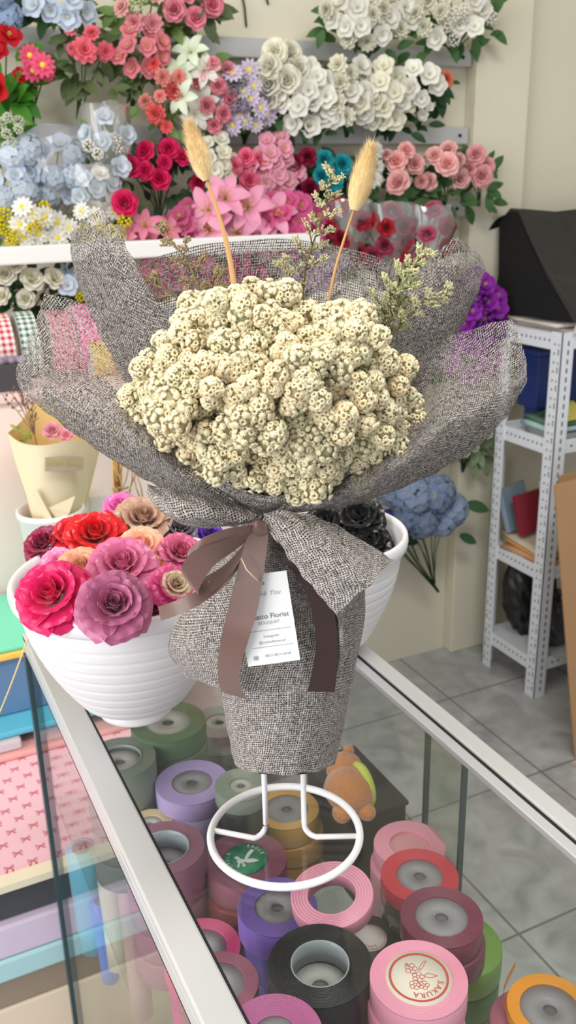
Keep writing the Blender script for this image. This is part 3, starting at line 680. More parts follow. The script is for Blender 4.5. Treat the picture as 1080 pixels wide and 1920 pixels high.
m_ = MB(); m_.box((TX0, 1.15, z_bow-.004), (TX1, 1.43, z_bow)); m_.build('bow_sheet', bow_paper(), t, smooth=False)
zt2 = on_y(0, 1345, 1.5).z; zbl = on_y(0, 1237, 1.5).z; zmi = on_y(0, 1222, 1.5).z
pack('salmon pink paper bundle behind the bow patterned sheets', TX0, .40, 1.425, 1.70, z_bow+.001, z_bow+.012, mat('paper_salmon', (232, 168, 164), .6))
t = pack('clear plastic wrapped pack of grey pink sheets between salmon bundle and cyan sheets', TX0, .158, 1.435, 1.72, z_bow+.013, zt2-.014, mat('plastic_grey_pink', (206, 196, 204), .22, spec=.6, var=.12, vscale=14), 'paper')
pack('bright cyan paper stack under the steel blue box', TX0, .40, 1.445, 1.72, zt2-.013, zt2-.001, mat('paper_bright_cyan', (96, 186, 212), .55))
pack('steel blue storage box under the yellow edged mint sheets', TX0, .62, 1.50, 1.73, zt2, zbl-.002, mat('steel_blue_card', (96, 132, 170), .55, var=.06, vscale=8), 'box', 'storage_box')
pack('thin yellow sheet pack between the blue box and the mint sheets', TX0, .62, 1.49, 1.73, zbl-.001, zmi-.003, mat('paper_yellow', (240, 200, 96), .6))
pack('shiny mint green sheets on top of the left pile', TX0, .62, 1.495, 1.735, zmi-.002, zmi+.006, mat('paper_mint', (120, 226, 190), .3, spec=.6, var=.05, vscale=10))
# gold string
m_ = MB(); a = on_y(-14, 1368, 1.0); b = on_y(58, 1178, 1.05)
m_.tube([a + (b-a)*(i/10) - UZ*(.004*math.sin(math.pi*i/10)) for i in range(11)], .0011, 6)
tag(m_.build('gold_string', mat('gold_thread', (226, 206, 140), .35, metal=.3)), 'thin pale gold string hanging slanted past the mint sheets at the left edge', 'string')

# ------------------------------------------------------------------ glass display counter
LX0, LX1 = .138, .166      # left rail
RX0, RX1 = .477, .505
Y0, Y1, ZT = .22, 1.085, .90
t = thing('display_counter', 'glass topped display counter with aluminium edges holding the ribbon spools', 'counter', (.32, .65, 0))
G_TOP = glass_mat('glass_top', (.955, .97, .96), .85, 1.5, .004); G_SIDE = glass_mat('glass_side', (.97, .985, .98), .6, 1.45)
M_GEDGE = mat('glass_edge', (52, 74, 80), .25, spec=.6)
m_ = MB(); m_.box((LX1-.004, Y0+.02, ZT-.006), (RX0+.004, Y1-.02, ZT-.001)); m_.build('glass_top', G_TOP, t, smooth=False)
def rail(name, x0, x1, inner):
    m_ = MB()
    m_.box((x0, Y0, ZT-.008), (x1, Y1, ZT+.001)); m_.box((x0, Y0, ZT-.026), (x0+.004, Y1, ZT-.008)); m_.box((x1-.004, Y0, ZT-.026), (x1, Y1, ZT-.008))
    return m_.build(name, M_WHITE_ALU, t, smooth=False, bevel=.002)
rail('rail', LX0, LX1, 1)
m_ = MB(); m_.box((LX0+.0005, Y0, ZT-.029), (LX0+.003, Y1, ZT-.0265)); m_.box((LX1, Y0, ZT-.003), (LX1+.0016, Y1, ZT+.0006)); m_.build('gasket', M_BLACK, t, smooth=False)
m_ = MB(); m_.box((RX0+.012, Y0, ZT-.008), (RX1+.004, Y1, ZT+.001)); m_.build('rail', M_WHITE_ALU, t, smooth=False, bevel=.002)
m_ = MB(); m_.box((RX0-.004, Y0, ZT-.007), (RX0+.007, Y1, ZT+.0005)); m_.build('rail', M_ALU, t, smooth=False, bevel=.001)
m_ = MB(); m_.box((RX0+.007, Y0, ZT-.012), (RX0+.012, Y1, ZT-.0015)); m_.build('gasket', M_BLACK, t, smooth=False)
m_ = MB(); m_.box((LX0, Y1-.026, ZT-.008), (RX1+.004, Y1, ZT+.0012)); m_.build('rail', M_WHITE_ALU, t, smooth=False, bevel=.002)
m_ = MB(); m_.box((LX0, Y0, ZT-.008), (RX1+.004, Y0+.026, ZT+.0012)); m_.build('rail', M_WHITE_ALU, t, smooth=False, bevel=.002)
m_ = MB(); m_.box((LX0+.001, Y0, .16), (LX0+.006, Y1-.004, ZT-.027)); m_.build('side_glass', G_SIDE, t, smooth=False)
m_ = MB(); m_.box((RX0+.012, Y0, .16), (RX0+.017, Y1, ZT-.01)); m_.build('side_glass', G_SIDE, t, smooth=False)
m_ = MB(); m_.box((LX0+.006, Y1-.01, .16), (RX0+.012, Y1-.005, ZT-.01)); m_.build('end_glass', G_SIDE, t, smooth=False)
m_ = MB(); m_.box((LX0-.002, Y1-.014, .16), (LX0+.012, Y1+.001, ZT-.027)); m_.build('glass_edge', M_GEDGE, t, smooth=False)
# two thin dark upright strips with a tinted strip between, in the right side
p1 = on_x(789, 1400, RX0); p2 = on_x(857, 1460, RX0)
for q in (p1, p2):
    m_ = MB(); m_.box((RX0+.006, q.y-.0017, .17), (RX0+.012, q.y+.0017, ZT-.012)); m_.build('glass_edge', M_GEDGE, t, smooth=False)
m_ = MB(); m_.box((RX0+.004, min(p1.y, p2.y), .17), (RX0+.0055, max(p1.y, p2.y), ZT-.012)); m_.build('tinted_strip', glass_mat('glass_tinted', (.86, .9, .86), .5), t, smooth=False)
SHZ = .655
m_ = MB(); m_.box((LX0+.012, Y0+.01, SHZ-.006), (RX0-.004, Y1-.015, SHZ)); m_.build('glass_shelf', glass_mat('glass_shelf', (.90, .94, .92), .7), t, smooth=False)
for (sx, sy) in ((LX0, Y0), (RX1-.02, Y0), (RX1-.02, Y1-.02), (LX0, Y1-.02)):
    m_ = MB(); m_.box((sx, sy, 0), (sx+.02, sy+.02, .16)); m_.build('foot', M_ALU, t, smooth=False)
m_ = MB(); m_.box((LX0, Y0, .13), (RX1, Y1, .16)); m_.build('base_board', M_WHITE_ALU, t, smooth=False)

# solid rolls inside the counter stand in for reflections in the left side glass
def reflected_roll(label, px, py_top, py_bot, w_px, rgb, Yp, tilt=0.):
    a = on_y(px, py_top, Yp); b = on_y(px + tilt, py_bot, Yp); r = w_px*.5*px_scale(b)
    t = thing('reflected_roll', label, 'reflection', b)
    m_ = MB(); ax = (a-b)
    m_.tube([b + ax*s for s in (0, .25, .5, .75, 1)], r, 24); m_.build('reflected_sheet', mat('reflected_paper_%d_%d_%d' % rgb, rgb, .35, spec=.5), t)
    m_ = MB(); m_.tube([a - ax*.0, a + ax.normalized()*.002], r*.6, 16); m_.build('reflected_opening', mat('roll_dark', (90, 96, 104), .8), t)
reflected_roll('sky blue shiny roll standing in for a reflection in the left side glass', 152, 1590, 1772, 56, (130, 214, 246), 1.03, 26)
reflected_roll('deep blue reflection stand-in beside the sky blue one behind the side glass', 186, 1690, 1835, 32, (90, 150, 250), 1.0, 22)
reflected_roll('cream reflection stand-in right of the blue ones behind the side glass', 202, 1600, 1806, 48, (255, 244, 220), .99, 24)
reflected_roll('dusty rose reflection stand-in under the counter rail behind the side glass', 240, 1660, 1900, 40, (226, 180, 184), .93, 28)
reflected_roll('green reflection stand-in between the blue and cream ones behind the side glass', 178, 1592, 1690, 22, (120, 170, 104), 1.05, 8)

# ------------------------------------------------------------------ ribbon spools in the counter
def annulus(m_, c, r0, r1, z, n=48, mi=0, flip=False):
    vs = [];
    for r in (r0, r1):
        for k in range(n): a = 2*math.pi*k/n; vs.append((c[0]+r*math.cos(a), c[1]+r*math.sin(a), z))
    m_.add(vs, [(k, n+k, n+(k+1) % n, (k+1) % n) for k in range(n)], mi)
M_DISC = mat('spool_disc', (150, 146, 152), .45, spec=.4, var=.05, vscale=40)
M_DISCW = mat('spool_disc_light', (182, 180, 174), .5)
def spool_mat(name, rgb, rough=.38):
    return mat(name, rgb, rough, spec=.45, var=.06, vscale=60)
def text_mesh(body, size, m, shear=0., name='lettering', spacing=1.):
    cu = bpy.data.curves.new(name, 'FONT'); cu.body = body; cu.size = size; cu.align_x = 'CENTER'; cu.align_y = 'CENTER'
    cu.shear = shear; cu.space_character = spacing; cu.extrude = .00004
    o = bpy.data.objects.new('tmp', cu); COL.objects.link(o)
    dg = bpy.context.evaluated_depsgraph_get(); me = bpy.data.meshes.new_from_object(o.evaluated_get(dg))
    bpy.data.objects.remove(o); bpy.data.curves.remove(cu)
    me.name = name; me.materials.clear(); me.materials.append(m); return me
def add_mesh(name, me, parent, mw):
    """mesh part placed by a world matrix"""
    o = bpy.data.objects.new(name, me); COL.objects.link(o); o.parent = parent
    base = parent.matrix_basis if parent.parent is None else parent.parent.matrix_basis @ parent.matrix_basis
    o.matrix_basis = base.inverted() @ mw; return o

def spool(label, px, py, w_px, R, rgb, hole=.5, disc='grey', th=.024, n=1, to_shelf=True, tilt=None, core_depth=0., group=None, off=None):
    """hole = inner radius of the ribbon wind / R ; returns the Empty and top centre"""
    c = by_size(px, py, w_px, 2*R)
    zt = c.z
    if off: c = c + Vector(off)
    t = thing('ribbon_spool', label, 'ribbon spool', (c.x, c.y, zt-th), group=group)
    sm = spool_mat('satin_%d_%d_%d' % rgb, rgb); r0 = R*hole
    m_ = MB()
    prof = []
    nl = 13
    prof.append((r0, zt-.0006))
    for k in range(nl):                         # wound layers show as fine concentric steps
        a = r0+(R-r0)*(k+.15)/nl; b = r0+(R-r0)*(k+.85)/nl
        prof += [(a, zt-.0003), (b, zt-.0003), (b+(R-r0)*.012, zt-.0007), (b+(R-r0)*.03, zt-.0007)]
    prof[-1] = (R-.0006, zt-.0006)
    prof += [(R, zt-.002), (R*1.003, zt-th*.5), (R, zt-th+.002), (R-.001, zt-th), (r0, zt-th), (r0, zt-.0006)]
    m_.lathe(prof, (c.x, c.y, 0), 56); m_.build('ribbon', sm, t)
    if disc != 'none':
        m_ = MB(); hz = zt-.0016-core_depth; hr_ = .165
        dm = M_DISC if disc == 'grey' else M_DISCW
        m_.lathe([(R*hr_, hz-.002), (R*hr_, hz), (r0*1.0, hz), (r0*1.0, hz-.004), (R*hr_, hz-.004), (R*hr_, hz-.002)], (c.x, c.y, 0), 40)
        m_.build('core_disc', dm, t)
        m_ = MB(); m_.lathe([(0.0001, hz-.0035), (R*hr_, hz-.0035)], (c.x, c.y, 0), 20); m_.build('core_hole', mat('spool_hole', (112, 106, 110), .8), t)
    if core_depth:
        m_ = MB(); m_.lathe([(r0*1.01, zt), (r0*1.0, zt+.0006), (r0*.96, zt), (r0*.96, zt-core_depth), (r0*1.0, zt-core_depth)], (c.x, c.y, 0), 40)
        m_.build('core_tube', mat('clear_plastic_core', (196, 204, 212), .2, spec=.6, trans=.3), t)
    tops = [(t, c, zt)]
    return t, c, zt
LOWER = ('one level lower', 'two levels lower', 'three levels lower', 'four levels lower', 'five levels lower')
def under(label, c, R, ztop, rgb, off=(0, 0), th=None, floor=SHZ, hole=.5):
    full = th or (ztop-floor); n = max(1, round(full/.032)); h = full/n; cc = Vector((c.x+off[0], c.y+off[1], ztop)); first = None
    for i in range(n):
        zt = ztop - h*i; x = cc.x + (.0012*math.sin(i*2.3) if i else 0); y = cc.y + (.0012*math.cos(i*1.7) if i else 0)
        t = thing('ribbon_spool', label if i == 0 else label + ', ' + LOWER[i-1], 'ribbon spool', (x, y, zt-h))
        first = first or t; r0 = R*hole; hh = h-.0004
        m_ = MB()
        m_.lathe([(r0, zt), (R-.001, zt), (R, zt-.0015), (R*1.003, zt-hh*.5), (R, zt-hh+.0015), (R-.001, zt-hh), (r0, zt-hh), (r0, zt)], (x, y, 0), 56)
        m_.build('ribbon', spool_mat('satin_%d_%d_%d' % rgb, rgb), t)
    return first, cc

LIL = (190, 168, 222)
t, c, z = spool('lilac satin ribbon spool on top of its pair under the left pot', 360, 1465, 137, .042, LIL, .56)
LILC, LILZ = c, z
under('lilac ribbon spool under another lilac spool below the left pot', c, .0425, z-.0245, (180, 164, 206), (.001, .001), th=.03)
under('grey lilac spool at the bottom of the lilac stack', c, .041, z-.055, (150, 146, 160), (.002, -.001))
t, c, z = spool('olive green satin spool under the foot of the left pot', 315, 1352, 140, .0455, (104, 132, 96), .62, 'light', th=.028)
under('dull green spool beneath the olive green satin spool', c, .044, z-.0285, (120, 132, 112), (.003, 0))
t, c, z = spool('pale sage ribbon spool with an open core left of the lilac spool', 224, 1420, 135, .0415, (132, 146, 130), .60, 'light', th=.05, core_depth=.004)
under('grey green spool beneath the pale sage spool', c, .040, z-.0505, (128, 134, 128))
t, c, z = spool('whitish satin spool between the left pot and the burlap base', 412, 1352, 110, .040, (168, 166, 162), .5, 'light', th=.03)
under('grey spool beneath the whitish spool behind the burlap base', c, .039, z-.031, (130, 132, 128))
t, c, z = spool('pale grey green spool right of the lilac spool, half behind the burlap', 452, 1470, 100, .029, (150, 160, 146), .45, 'light', th=.02)
under('dark spool beneath the pale grey green spool', c, .028, z-.021, (58, 62, 58))
t, c, z = spool('golden yellow satin spool seen through the white ring stand', 537, 1515, 122, .038, (226, 176, 92), .68, 'grey', th=.028)
under('second golden spool from the top of the stack in the ring stand', c, .039, z-.0285, (218, 170, 98), (.004, -.002), th=.026)
under('lowest tan gold spool of the stack in the ring stand', c, .0375, z-.055, (206, 160, 104), (.003, -.003))
t, c, z = spool('dark mauve spool with a deep open core beside the left rail', 308, 1588, 150, .0405, (160, 104, 128), .62, 'grey', th=.05, core_depth=.02)
under('dusty mauve spool beneath the dark mauve spool at the left rail', c, .0395, z-.051, (166, 116, 138))
t, c, z = spool('cream ribbon spool behind the dark mauve spool', 282, 1543, 84, .025, (232, 206, 160), .55, 'light', th=.02)
under('tan spool beneath the cream spool', c, .024, z-.021, (190, 168, 140))
# spool with the green bird sticker
EAR = .043
t, c, z = spool('maroon spool with a round green bird sticker under the ring stand', 460, 1610, 155, EAR, (146, 84, 106), .55, 'grey', th=.03)
m_ = MB(); m_.lathe([(.0001, z+.0006), (.0225, z+.0006), (.0225, z-.001)], (c.x+.001, c.y, 0), 40); st = m_.build('sticker', mat('sticker_green', (14, 134, 100), .4), t); st['label'] = 'round green sticker with a white bird'
def sticker_marks(parent, c, z, marks, m, rot, name='emblem'):
    m_ = MB(); q = Matrix.Rotation(rot, 3, 'Z')
    for poly in marks:
        pts = [c + q @ Vector((x, y, 0)) for x, y in poly]; cen = sum(pts, Vector())/len(pts)
        vs = [Vector((p.x, p.y, z)) for p in pts] + [Vector((cen.x, cen.y, z+.0002))]; n = len(pts)
        m_.add(vs, [(i, (i+1) % n, n) for i in range(n)])
    return m_.build(name, m, parent, smooth=False)
WHITEP = mat('print_white', (226, 232, 228), .6); REDP = mat('print_red', (206, 74, 66), .6)
s = .001
bird = [[(-2*s, -6*s), (1*s, -5*s), (4*s, 3*s), (9*s, 12*s), (5*s, 13*s), (1*s, 6*s)],                  # raised wing
        [(-2*s, -5*s), (3*s, -1*s), (9*s, -1*s), (15*s, -4*s), (10*s, -6*s), (3*s, -7*s)],              # spread wing
        [(-9*s, -5*s), (-7*s, -1*s), (-3*s, -1*s), (0, -3*s), (-2*s, -7*s), (-6*s, -8*s)],             # body
        [(-12*s, 1*s), (-9*s, 3*s), (-6*s, 1*s), (-6*s, -2*s), (-9*s, -2*s)],                          # head
        [(-7*s, -6*s), (-5*s, -7*s), (-6*s, -14*s), (-8*s, -13*s)], [(-3*s, -7*s), (-1*s, -7*s), (1*s, -12*s), (-2*s, -13*s)]]
YR = -YAW
sticker_marks(st, Vector((c.x, c.y, 0)), z+.0009, bird, WHITEP, YR)
def arc_text(body, parent, c, z, r, a_mid, step, size, m, shear=0.):
    n = len(body)
    for i, ch in enumerate(body):
        if ch == ' ': continue
        a = a_mid - (i-(n-1)/2)*step
        me = text_mesh(ch, size, m)
        mw = Matrix.Translation(Vector((c.x+r*math.cos(a), c.y+r*math.sin(a), z))) @ Matrix.Rotation(a-math.pi/2, 4, 'Z')
        add_mesh('letter', me, parent, mw)
arc_text('EAGLE', st, c, z+.0009, .0185, rad(52)+YR, rad(15), .0056, WHITEP)
arc_text('EAGLE', st, c, z+.0009, .0185, rad(190)+YR, rad(15), .0050, WHITEP)
under('wine red spool beneath the spool with the green sticker', c, .041, z-.031, (140, 44, 60), (-.004, -.003))
t, c, z = spool('violet purple satin spool in front of the green stickered spool', 520, 1698, 150, .0375, (134, 104, 196), .58, 'grey', th=.03)
under('dark violet spool beneath the violet purple spool', c, .0365, z-.031, (92, 76, 150), (.003, -.002))
# tilted pink ring
p = by_size(622, 1676, 156, .074)
t = thing('ribbon_spool', 'pink ribbon ring with an open middle leaning on the violet and black spools', 'ribbon spool', p)
m_ = MB(); R = .037; r0 = .0215
prof = [(r0, 0)]
for k in range(6):
    a = r0+(R-r0)*(k+.1)/6; b = r0+(R-r0)*(k+.85)/6; prof += [(a, .0006), (b, .0006), (b+.0003, -.0004)]
prof += [(R, -.001), (R, -.013), (R-.001, -.014), (r0, -.014), (r0, 0)]
m_.lathe(prof, (0, 0, 0), 56)
me = m_.mesh('ribbon', spool_mat('satin_pink_ring', (246, 164, 190)))
ro = bpy.data.objects.new('ribbon', me); COL.objects.link(ro); ro.parent = t; ro.rotation_euler = (rad(3), rad(-7), 0)
# big black roll with white core
t, c, z = spool('big black ribbon roll with a recessed white core in the front of the counter', 600, 1806, 196, .0425, (30, 30, 32), .56, 'light', th=.05, core_depth=.022)
under('black roll beneath the big black ribbon roll', c, .0425, z-.051, (26, 26, 28), (.002, -.002))
t, c, z = spool('hot pink spool by the left rail in front of the dark mauve spool', 378, 1776, 146, .037, (226, 84, 140), .66, 'grey', th=.03)
under('magenta spool beneath the hot pink spool at the left rail', c, .036, z-.031, (206, 70, 140), (.004, .006))
t, c, z = spool('dusty mauve spool under the left rail, in front of the hot pink spool', 410, 1842, 150, .0335, (164, 96, 120), .66, 'grey', th=.02)
under('dusky rose spool beneath the dusty mauve spool at the left rail', c, .033, z-.021, (150, 92, 110))
t, c, z = spool('orchid pink spool cut by the bottom edge of the photo', 515, 1938, 182, .035, (206, 112, 168), .45, 'grey', th=.03)
under('pale orchid spool beneath the orchid pink spool at the bottom edge', c, .034, z-.031, (190, 110, 156))
t, c, z = spool('black spool with a white paper label behind the big black roll', 690, 1764, 130, .034, (44, 43, 44), .4, 'grey', th=.03)
m_ = MB(); lc = by_size(694, 1744, 130, .068); m_.lathe([(.0001, z+.0008), (.0165, z+.0008), (.0165, z-.001)], (lc.x, lc.y, 0), 32); st = m_.build('paper_label', mat('label_white', (222, 214, 212), .6), t)
m_ = MB(); annulus(m_, (lc.x, lc.y), .0148, .0153, z+.0011); m_.build('label_ring', REDP, st)
arc_text('SAKURA', st, lc, z+.0011, .0115, rad(250)+YR, rad(17), .0042, REDP)
under('plain black spool beneath the labelled black spool', c, .033, z-.031, (36, 36, 38))
PK = (246, 168, 190)
t, c, z = spool('light pink satin spool behind the red spool at the right', 768, 1582, 134, .038, PK, .56, 'none', th=.02)
m_ = MB(); m_.lathe([(.0001, z-.004), (.0212, z-.004)], (c.x, c.y, 0), 40); m_.build('core_disc', mat('pink_disc', (226, 160, 168), .5), t)
under('light pink spool beneath another light pink spool behind the red spool', c, .039, z-.021, (240, 160, 184), (-.004, -.002), th=.022)
under('pale pink spool at the bottom of the stack behind the red spool', c, .038, z-.044, (232, 156, 178), (-.005, -.002))
t, c, z = spool('red satin spool with grey core behind the maroon spool', 787, 1640, 145, .0385, (214, 66, 84), .60, 'grey', th=.018)
m_ = MB(); m_.lathe([(.0385, z-.019), (.0392, z-.02), (.0395, z-.04), (.036, z-.0415), (.01, z-.0415)], (c.x-.002, c.y-.004, 0), 40); m_.build('clear_tub', glass_mat('clear_tub', (.86, .9, .87), 1.5), t)
under('grey green spool in the clear tub beneath the red spool', c, .034, z-.043, (118, 126, 112))
MAR = (132, 62, 86)
t, c, z = spool('maroon satin spool on top of its stack between red and lettered pink spools', 828, 1717, 154, .0375, MAR, .64, 'grey', th=.024)
under('maroon spool beneath the topmost maroon spool', c, .0372, z-.0245, (122, 60, 86), (.003, -.002), th=.024)
t, c2 = under('lime green spool beneath the maroon stack', c, .040, z-.05, (132, 172, 88), (.027, .006), th=.03)
under('dark green spool beneath the lime green spool', c2, .039, z-.081, (92, 130, 72))
# pink spool with lettered sticker
t, c, z = spool('pink satin spool with a round lettered sticker at the front right', 785, 1833, 183, .0385, (248, 166, 194), .66, 'light', th=.024)
m_ = MB(); m_.lathe([(.0001, z+.0006), (.0262, z+.0006), (.0262, z-.002)], (c.x, c.y, 0), 48); st = m_.build('sticker', mat('sticker_cream', (238, 226, 212), .5), t); st['label'] = 'round cream sticker with red ring, flowers and lettering'
m_ = MB(); annulus(m_, (c.x, c.y), .0218, .0236, z+.0009); m_.build('sticker_ring', REDP, st)
def flower_marks(cx, cy, r, n=5):
    out = []
    for i in range(n):
        a = 2*math.pi*i/n; px_, py_ = cx+r*.62*math.cos(a), cy+r*.62*math.sin(a)
        out.append([(px_+r*.4*math.cos(b*math.pi/4), py_+r*.4*math.sin(b*math.pi/4)) for b in range(8)])
    return out
marks = flower_marks(-.005, .008, .0052)+flower_marks(-.0005, .000, .005)+flower_marks(-.004, -.0075, .0046)+flower_marks(.003, -.008, .0042)
marks += [[(.001, .006), (.0035, .008), (.0085, .0155), (.0055, .0145), (.002, .0095)], [(.004, .001), (.008, .0035), (.015, .0005), (.010, -.001), (.006, -.0005)], [(-.009, .013), (-.0075, .0135), (-.006, .0105), (-.007, .010)]]
def outline(polys, wdt):
    o = []
    for P_ in polys:
        n = len(P_)
        for i in range(n):
            a = Vector((P_[i][0], P_[i][1])); b = Vector((P_[(i+1) % n][0], P_[(i+1) % n][1])); d = (b-a)
            if d.length < 1e-6: continue
            nn = Vector((-d.y, d.x)).normalized()*wdt
            o.append([tuple(a-nn), tuple(b-nn), tuple(b+nn), tuple(a+nn)])
    return o
sticker_marks(st, Vector((c.x, c.y, 0)), z+.0009, outline(marks, .00022), REDP, YR)
arc_text('SAKURA', st, c, z+.0009, .0172, rad(-62)+YR, rad(17), .0068, REDP)
under('pink spool beneath the lettered pink spool', c, .0387, z-.0245, (244, 156, 186), (-.001, .001), th=.024)
under('third pink spool under the lettered pink spool', c, .0385, z-.049, (240, 150, 180), (.001, 0))
t, c, z = spool('orange satin spool at the bottom right corner', 1032, 1890, 160, .036, (246, 166, 52), .70, 'grey', th=.014)
m_ = MB(); loft(m_, [[c + Vector((-.034, .012, -.001)), c + Vector((-.034, .012, -.010))], [c + Vector((-.022, .034, .002)), c + Vector((-.022, .034, -.008))], [c + Vector((.004, .050, .004)), c + Vector((.004, .050, -.004))]], 10, 3); m_.build('ribbon_tail', spool_mat('satin_246_166_52', (246, 166, 52)), t)
under('mauve spool beneath the orange spool', c, .039, z-.0145, (176, 104, 128), (-.012, .002), th=.03)
under('dusty violet spool at the bottom under the mauve and orange spools', c, .038, z-.045, (150, 104, 132), (-.010, .002))
t, cc = under('wine coloured spool lying low between the mauve and stickered spools', by_size(422, 1688, 152, .09), .022, .70, (190, 40, 80))

# ------------------------------------------------------------------ plush toy on a dark box inside the counter
BX0, BX1, BY0, BY1, BZ = .415, .482, .715, .835, .775
t = thing('dark_box', 'dark brown box under the plush toy inside the counter', 'box', ((BX0+BX1)/2, (BY0+BY1)/2, SHZ))
m_ = MB(); m_.box((BX0, BY0, SHZ), (BX1, BY1, BZ-.006)); m_.build('box_body', mat('dark_brown_box', (52, 46, 42), .6), t, smooth=False, bevel=.003)
m_ = MB(); m_.box((BX0-.002, BY0-.002, BZ-.006), (BX1+.002, BY1+.002, BZ)); m_.build('box_lid', mat('dark_box_lid', (58, 52, 48), .5), t, smooth=False, bevel=.002)
M_PLUSH = mat('plush_brown', (196, 128, 72), .95, sheen=.6, var=.15, vscale=60, bump=.6, bscale=300)
pc = on_z(655, 1478, BZ+.024)
t = thing('plush_toy', 'orange brown plush toy lying inside the counter right of the burlap base', 'toy', (pc.x, pc.y, BZ))
m_ = MB(); m_.ellipsoid((pc.x, pc.y, BZ+.023), .028, .030, .0235, 24, 16, 0, .02); m_.build('body', M_PLUSH, t)
hc = Vector((pc.x+.008, pc.y+.026, BZ+.030))
m_ = MB(); m_.ellipsoid(hc, .021, .019, .020, 20, 14, 0, .02); m_.build('head', M_PLUSH, t)
for sx in (-.014, .010):
    m_ = MB(); m_.ellipsoid(hc + Vector((sx, .008, .016)), .007, .005, .008, 12, 8); m_.build('ear', M_PLUSH, t)
for q in (Vector((-.020, -.018, -.012)), Vector((.006, -.027, -.012))):
    m_ = MB(); m_.ellipsoid(Vector((pc.x, pc.y, BZ+.022))+q, .010, .012, .010, 14, 10); m_.build('paw', M_PLUSH, t)
m_ = MB(); m_.lathe([(.018, -.004), (.025, -.005), (.0275, 0), (.025, .005), (.018, .004)], (pc.x+.016, pc.y+.002, BZ+.021), 28, axis='X'); m_.build('lime_scarf', mat('lime_felt', (196, 206, 88), .9), t)
# ------------------------------------------------------------------ white ribbed pots with ribbon roses
M_POT = mat('white_plastic_pot', (240, 238, 240), .38, spec=.5)
def pot(label, cx, cy, z0, R=.112, h=.150, rfoot=.042):
    t = thing('flower_pot', label, 'pot', (cx, cy, z0))
    prof = [(.0001, 0), (rfoot*.98, 0), (rfoot, .002), (rfoot, .011)]
    nr = 10
    for i in range(nr*8+1):
        s = i/(nr*8); zz = .011 + (h-.030)*s
        r = rfoot + .010*min(1, s*14) + (R*.925-rfoot-.010)*(1-(1-s)**1.75)
        r -= .0009*max(0, 1-6*abs((s*nr) % 1 - .5))*(1 if s < .93 else 0)
        prof.append((r, zz))
    m_ = MB(); m_.lathe(prof, (cx, cy, z0), 72); m_.build('pot_body', M_POT, t)
    m_ = MB()
    m_.lathe([(R*.915, h-.021), (R*.96, h-.0195), (R*.99, h-.0155), (R*1.0, h-.009), (R*.994, h-.003), (R*.975, h), (R*.945, h-.001), (R*.925, h-.006), (R*.905, h-.03), (R*.80, h-.06)], (cx, cy, z0), 72)
    m_.build('rim', M_POT, t)
    m_ = MB(); m_.lathe([(.0001, h-.062), (R*.80, h-.06)], (cx, cy, z0), 48); m_.build('filling', mat('pot_foam', (96, 60, 74), .9), t)
    return t
qA = on_z(256, 1328, ZT); pA = Vector((qA.x, qA.y, ZT+.001)); pB = Vector((.458, .872, ZT+.001))
pot('white ribbed pot full of coloured ribbon roses on the left of the counter', pA.x, pA.y, pA.z, R=.117, h=.160, rfoot=.040)
pot('white ribbed pot with black ribbon roses behind the burlap bouquet', pB.x, pB.y, pB.z, R=.101, h=.152)

def satin(rgb):
    n = 'satin_rose_%d_%d_%d' % rgb
    if n in MATS: return MATS[n]
    m = petal_mat(n, rgb, .27, translucent=.15)
    b = [x for x in m.node_tree.nodes if x.type == 'BSDF_PRINCIPLED'][0]
    b.inputs['Specular IOR Level'].default_value = .5; b.inputs['Sheen Weight'].default_value = .2
    return m
def f_ribbon_rose(mats, name, full=True, seed=0):
    """folded satin ribbon rose: wound heart and layered petals with turned pointed edges"""
    r_ = random.Random(seed); m = MB()
    # wound heart
    rows = []; N = 60
    vs = []; 
    for i in range(N+1):
        a = i/N*2*math.pi*2.4; rr = .05 + .13*i/N
        for j in range(4):
            s = j/3; vs.append(((rr+.05*s)*math.cos(a), (rr+.05*s)*math.sin(a), -.05 + .50*s + .03*math.sin(a*1.7)))
    m.add(vs, [(i*4+j, i*4+j+1, i*4+j+5, i*4+j+4) for i in range(N) for j in range(3)])
    rings = [(3, .50, .34, 86, 66, .12, -.02), (4, .58, .42, 78, 46, .17, -.06), (5, .70, .48, 66, 22, .20, -.10), (6, .80, .52, 50, -8, .22, -.16), (6, .82, .55, 28, -32, .22, -.22)]
    if not full: rings = rings[:4]
    for (n, L, W, a, b, r, z) in rings:
        o = r_.uniform(0, 6)
        for i in range(n):
            az = o + 2*math.pi*i/n + r_.uniform(-.12, .12); ca, sa = math.cos(az), math.sin(az)
            nl, nw = 8, 5; pts = []; rr = r; zz = z; Lx = L*r_.uniform(.94, 1.06); peak = r_.uniform(-.3, .3)
            for k in range(nl+1):
                s = k/nl; e = rad(a + (b-a)*s**1.3)
                if k: rr += Lx/nl*math.cos(e); zz += Lx/nl*math.sin(e)
                w = W*(.45+.55*math.sin(min(1, s*1.25)*math.pi/2)) * (1 if s < .8 else (1-(s-.8)*1.4))
                for j in range(-nw, nw+1):
                    t = j/nw
                    x = rr - .42*w*t*t*max(0, math.sin(e)) - .10*W*abs(t-peak)*s*s
                    h = zz + .35*w*t*t*math.cos(e)*.6
                    if s > .75: h -= .22*W*(s-.75)*4*abs(t)**2 - .03*math.sin(t*8+i)   # turned edge
                    y = w*t; pts.append((x*ca-y*sa, x*sa+y*ca, h))
            q = 2*nw+1
            m.add(pts, [(k*q+j, k*q+j+1, (k+1)*q+j+1, (k+1)*q+j) for k in range(nl) for j in range(2*nw)])
    return m.mesh(name, mats)
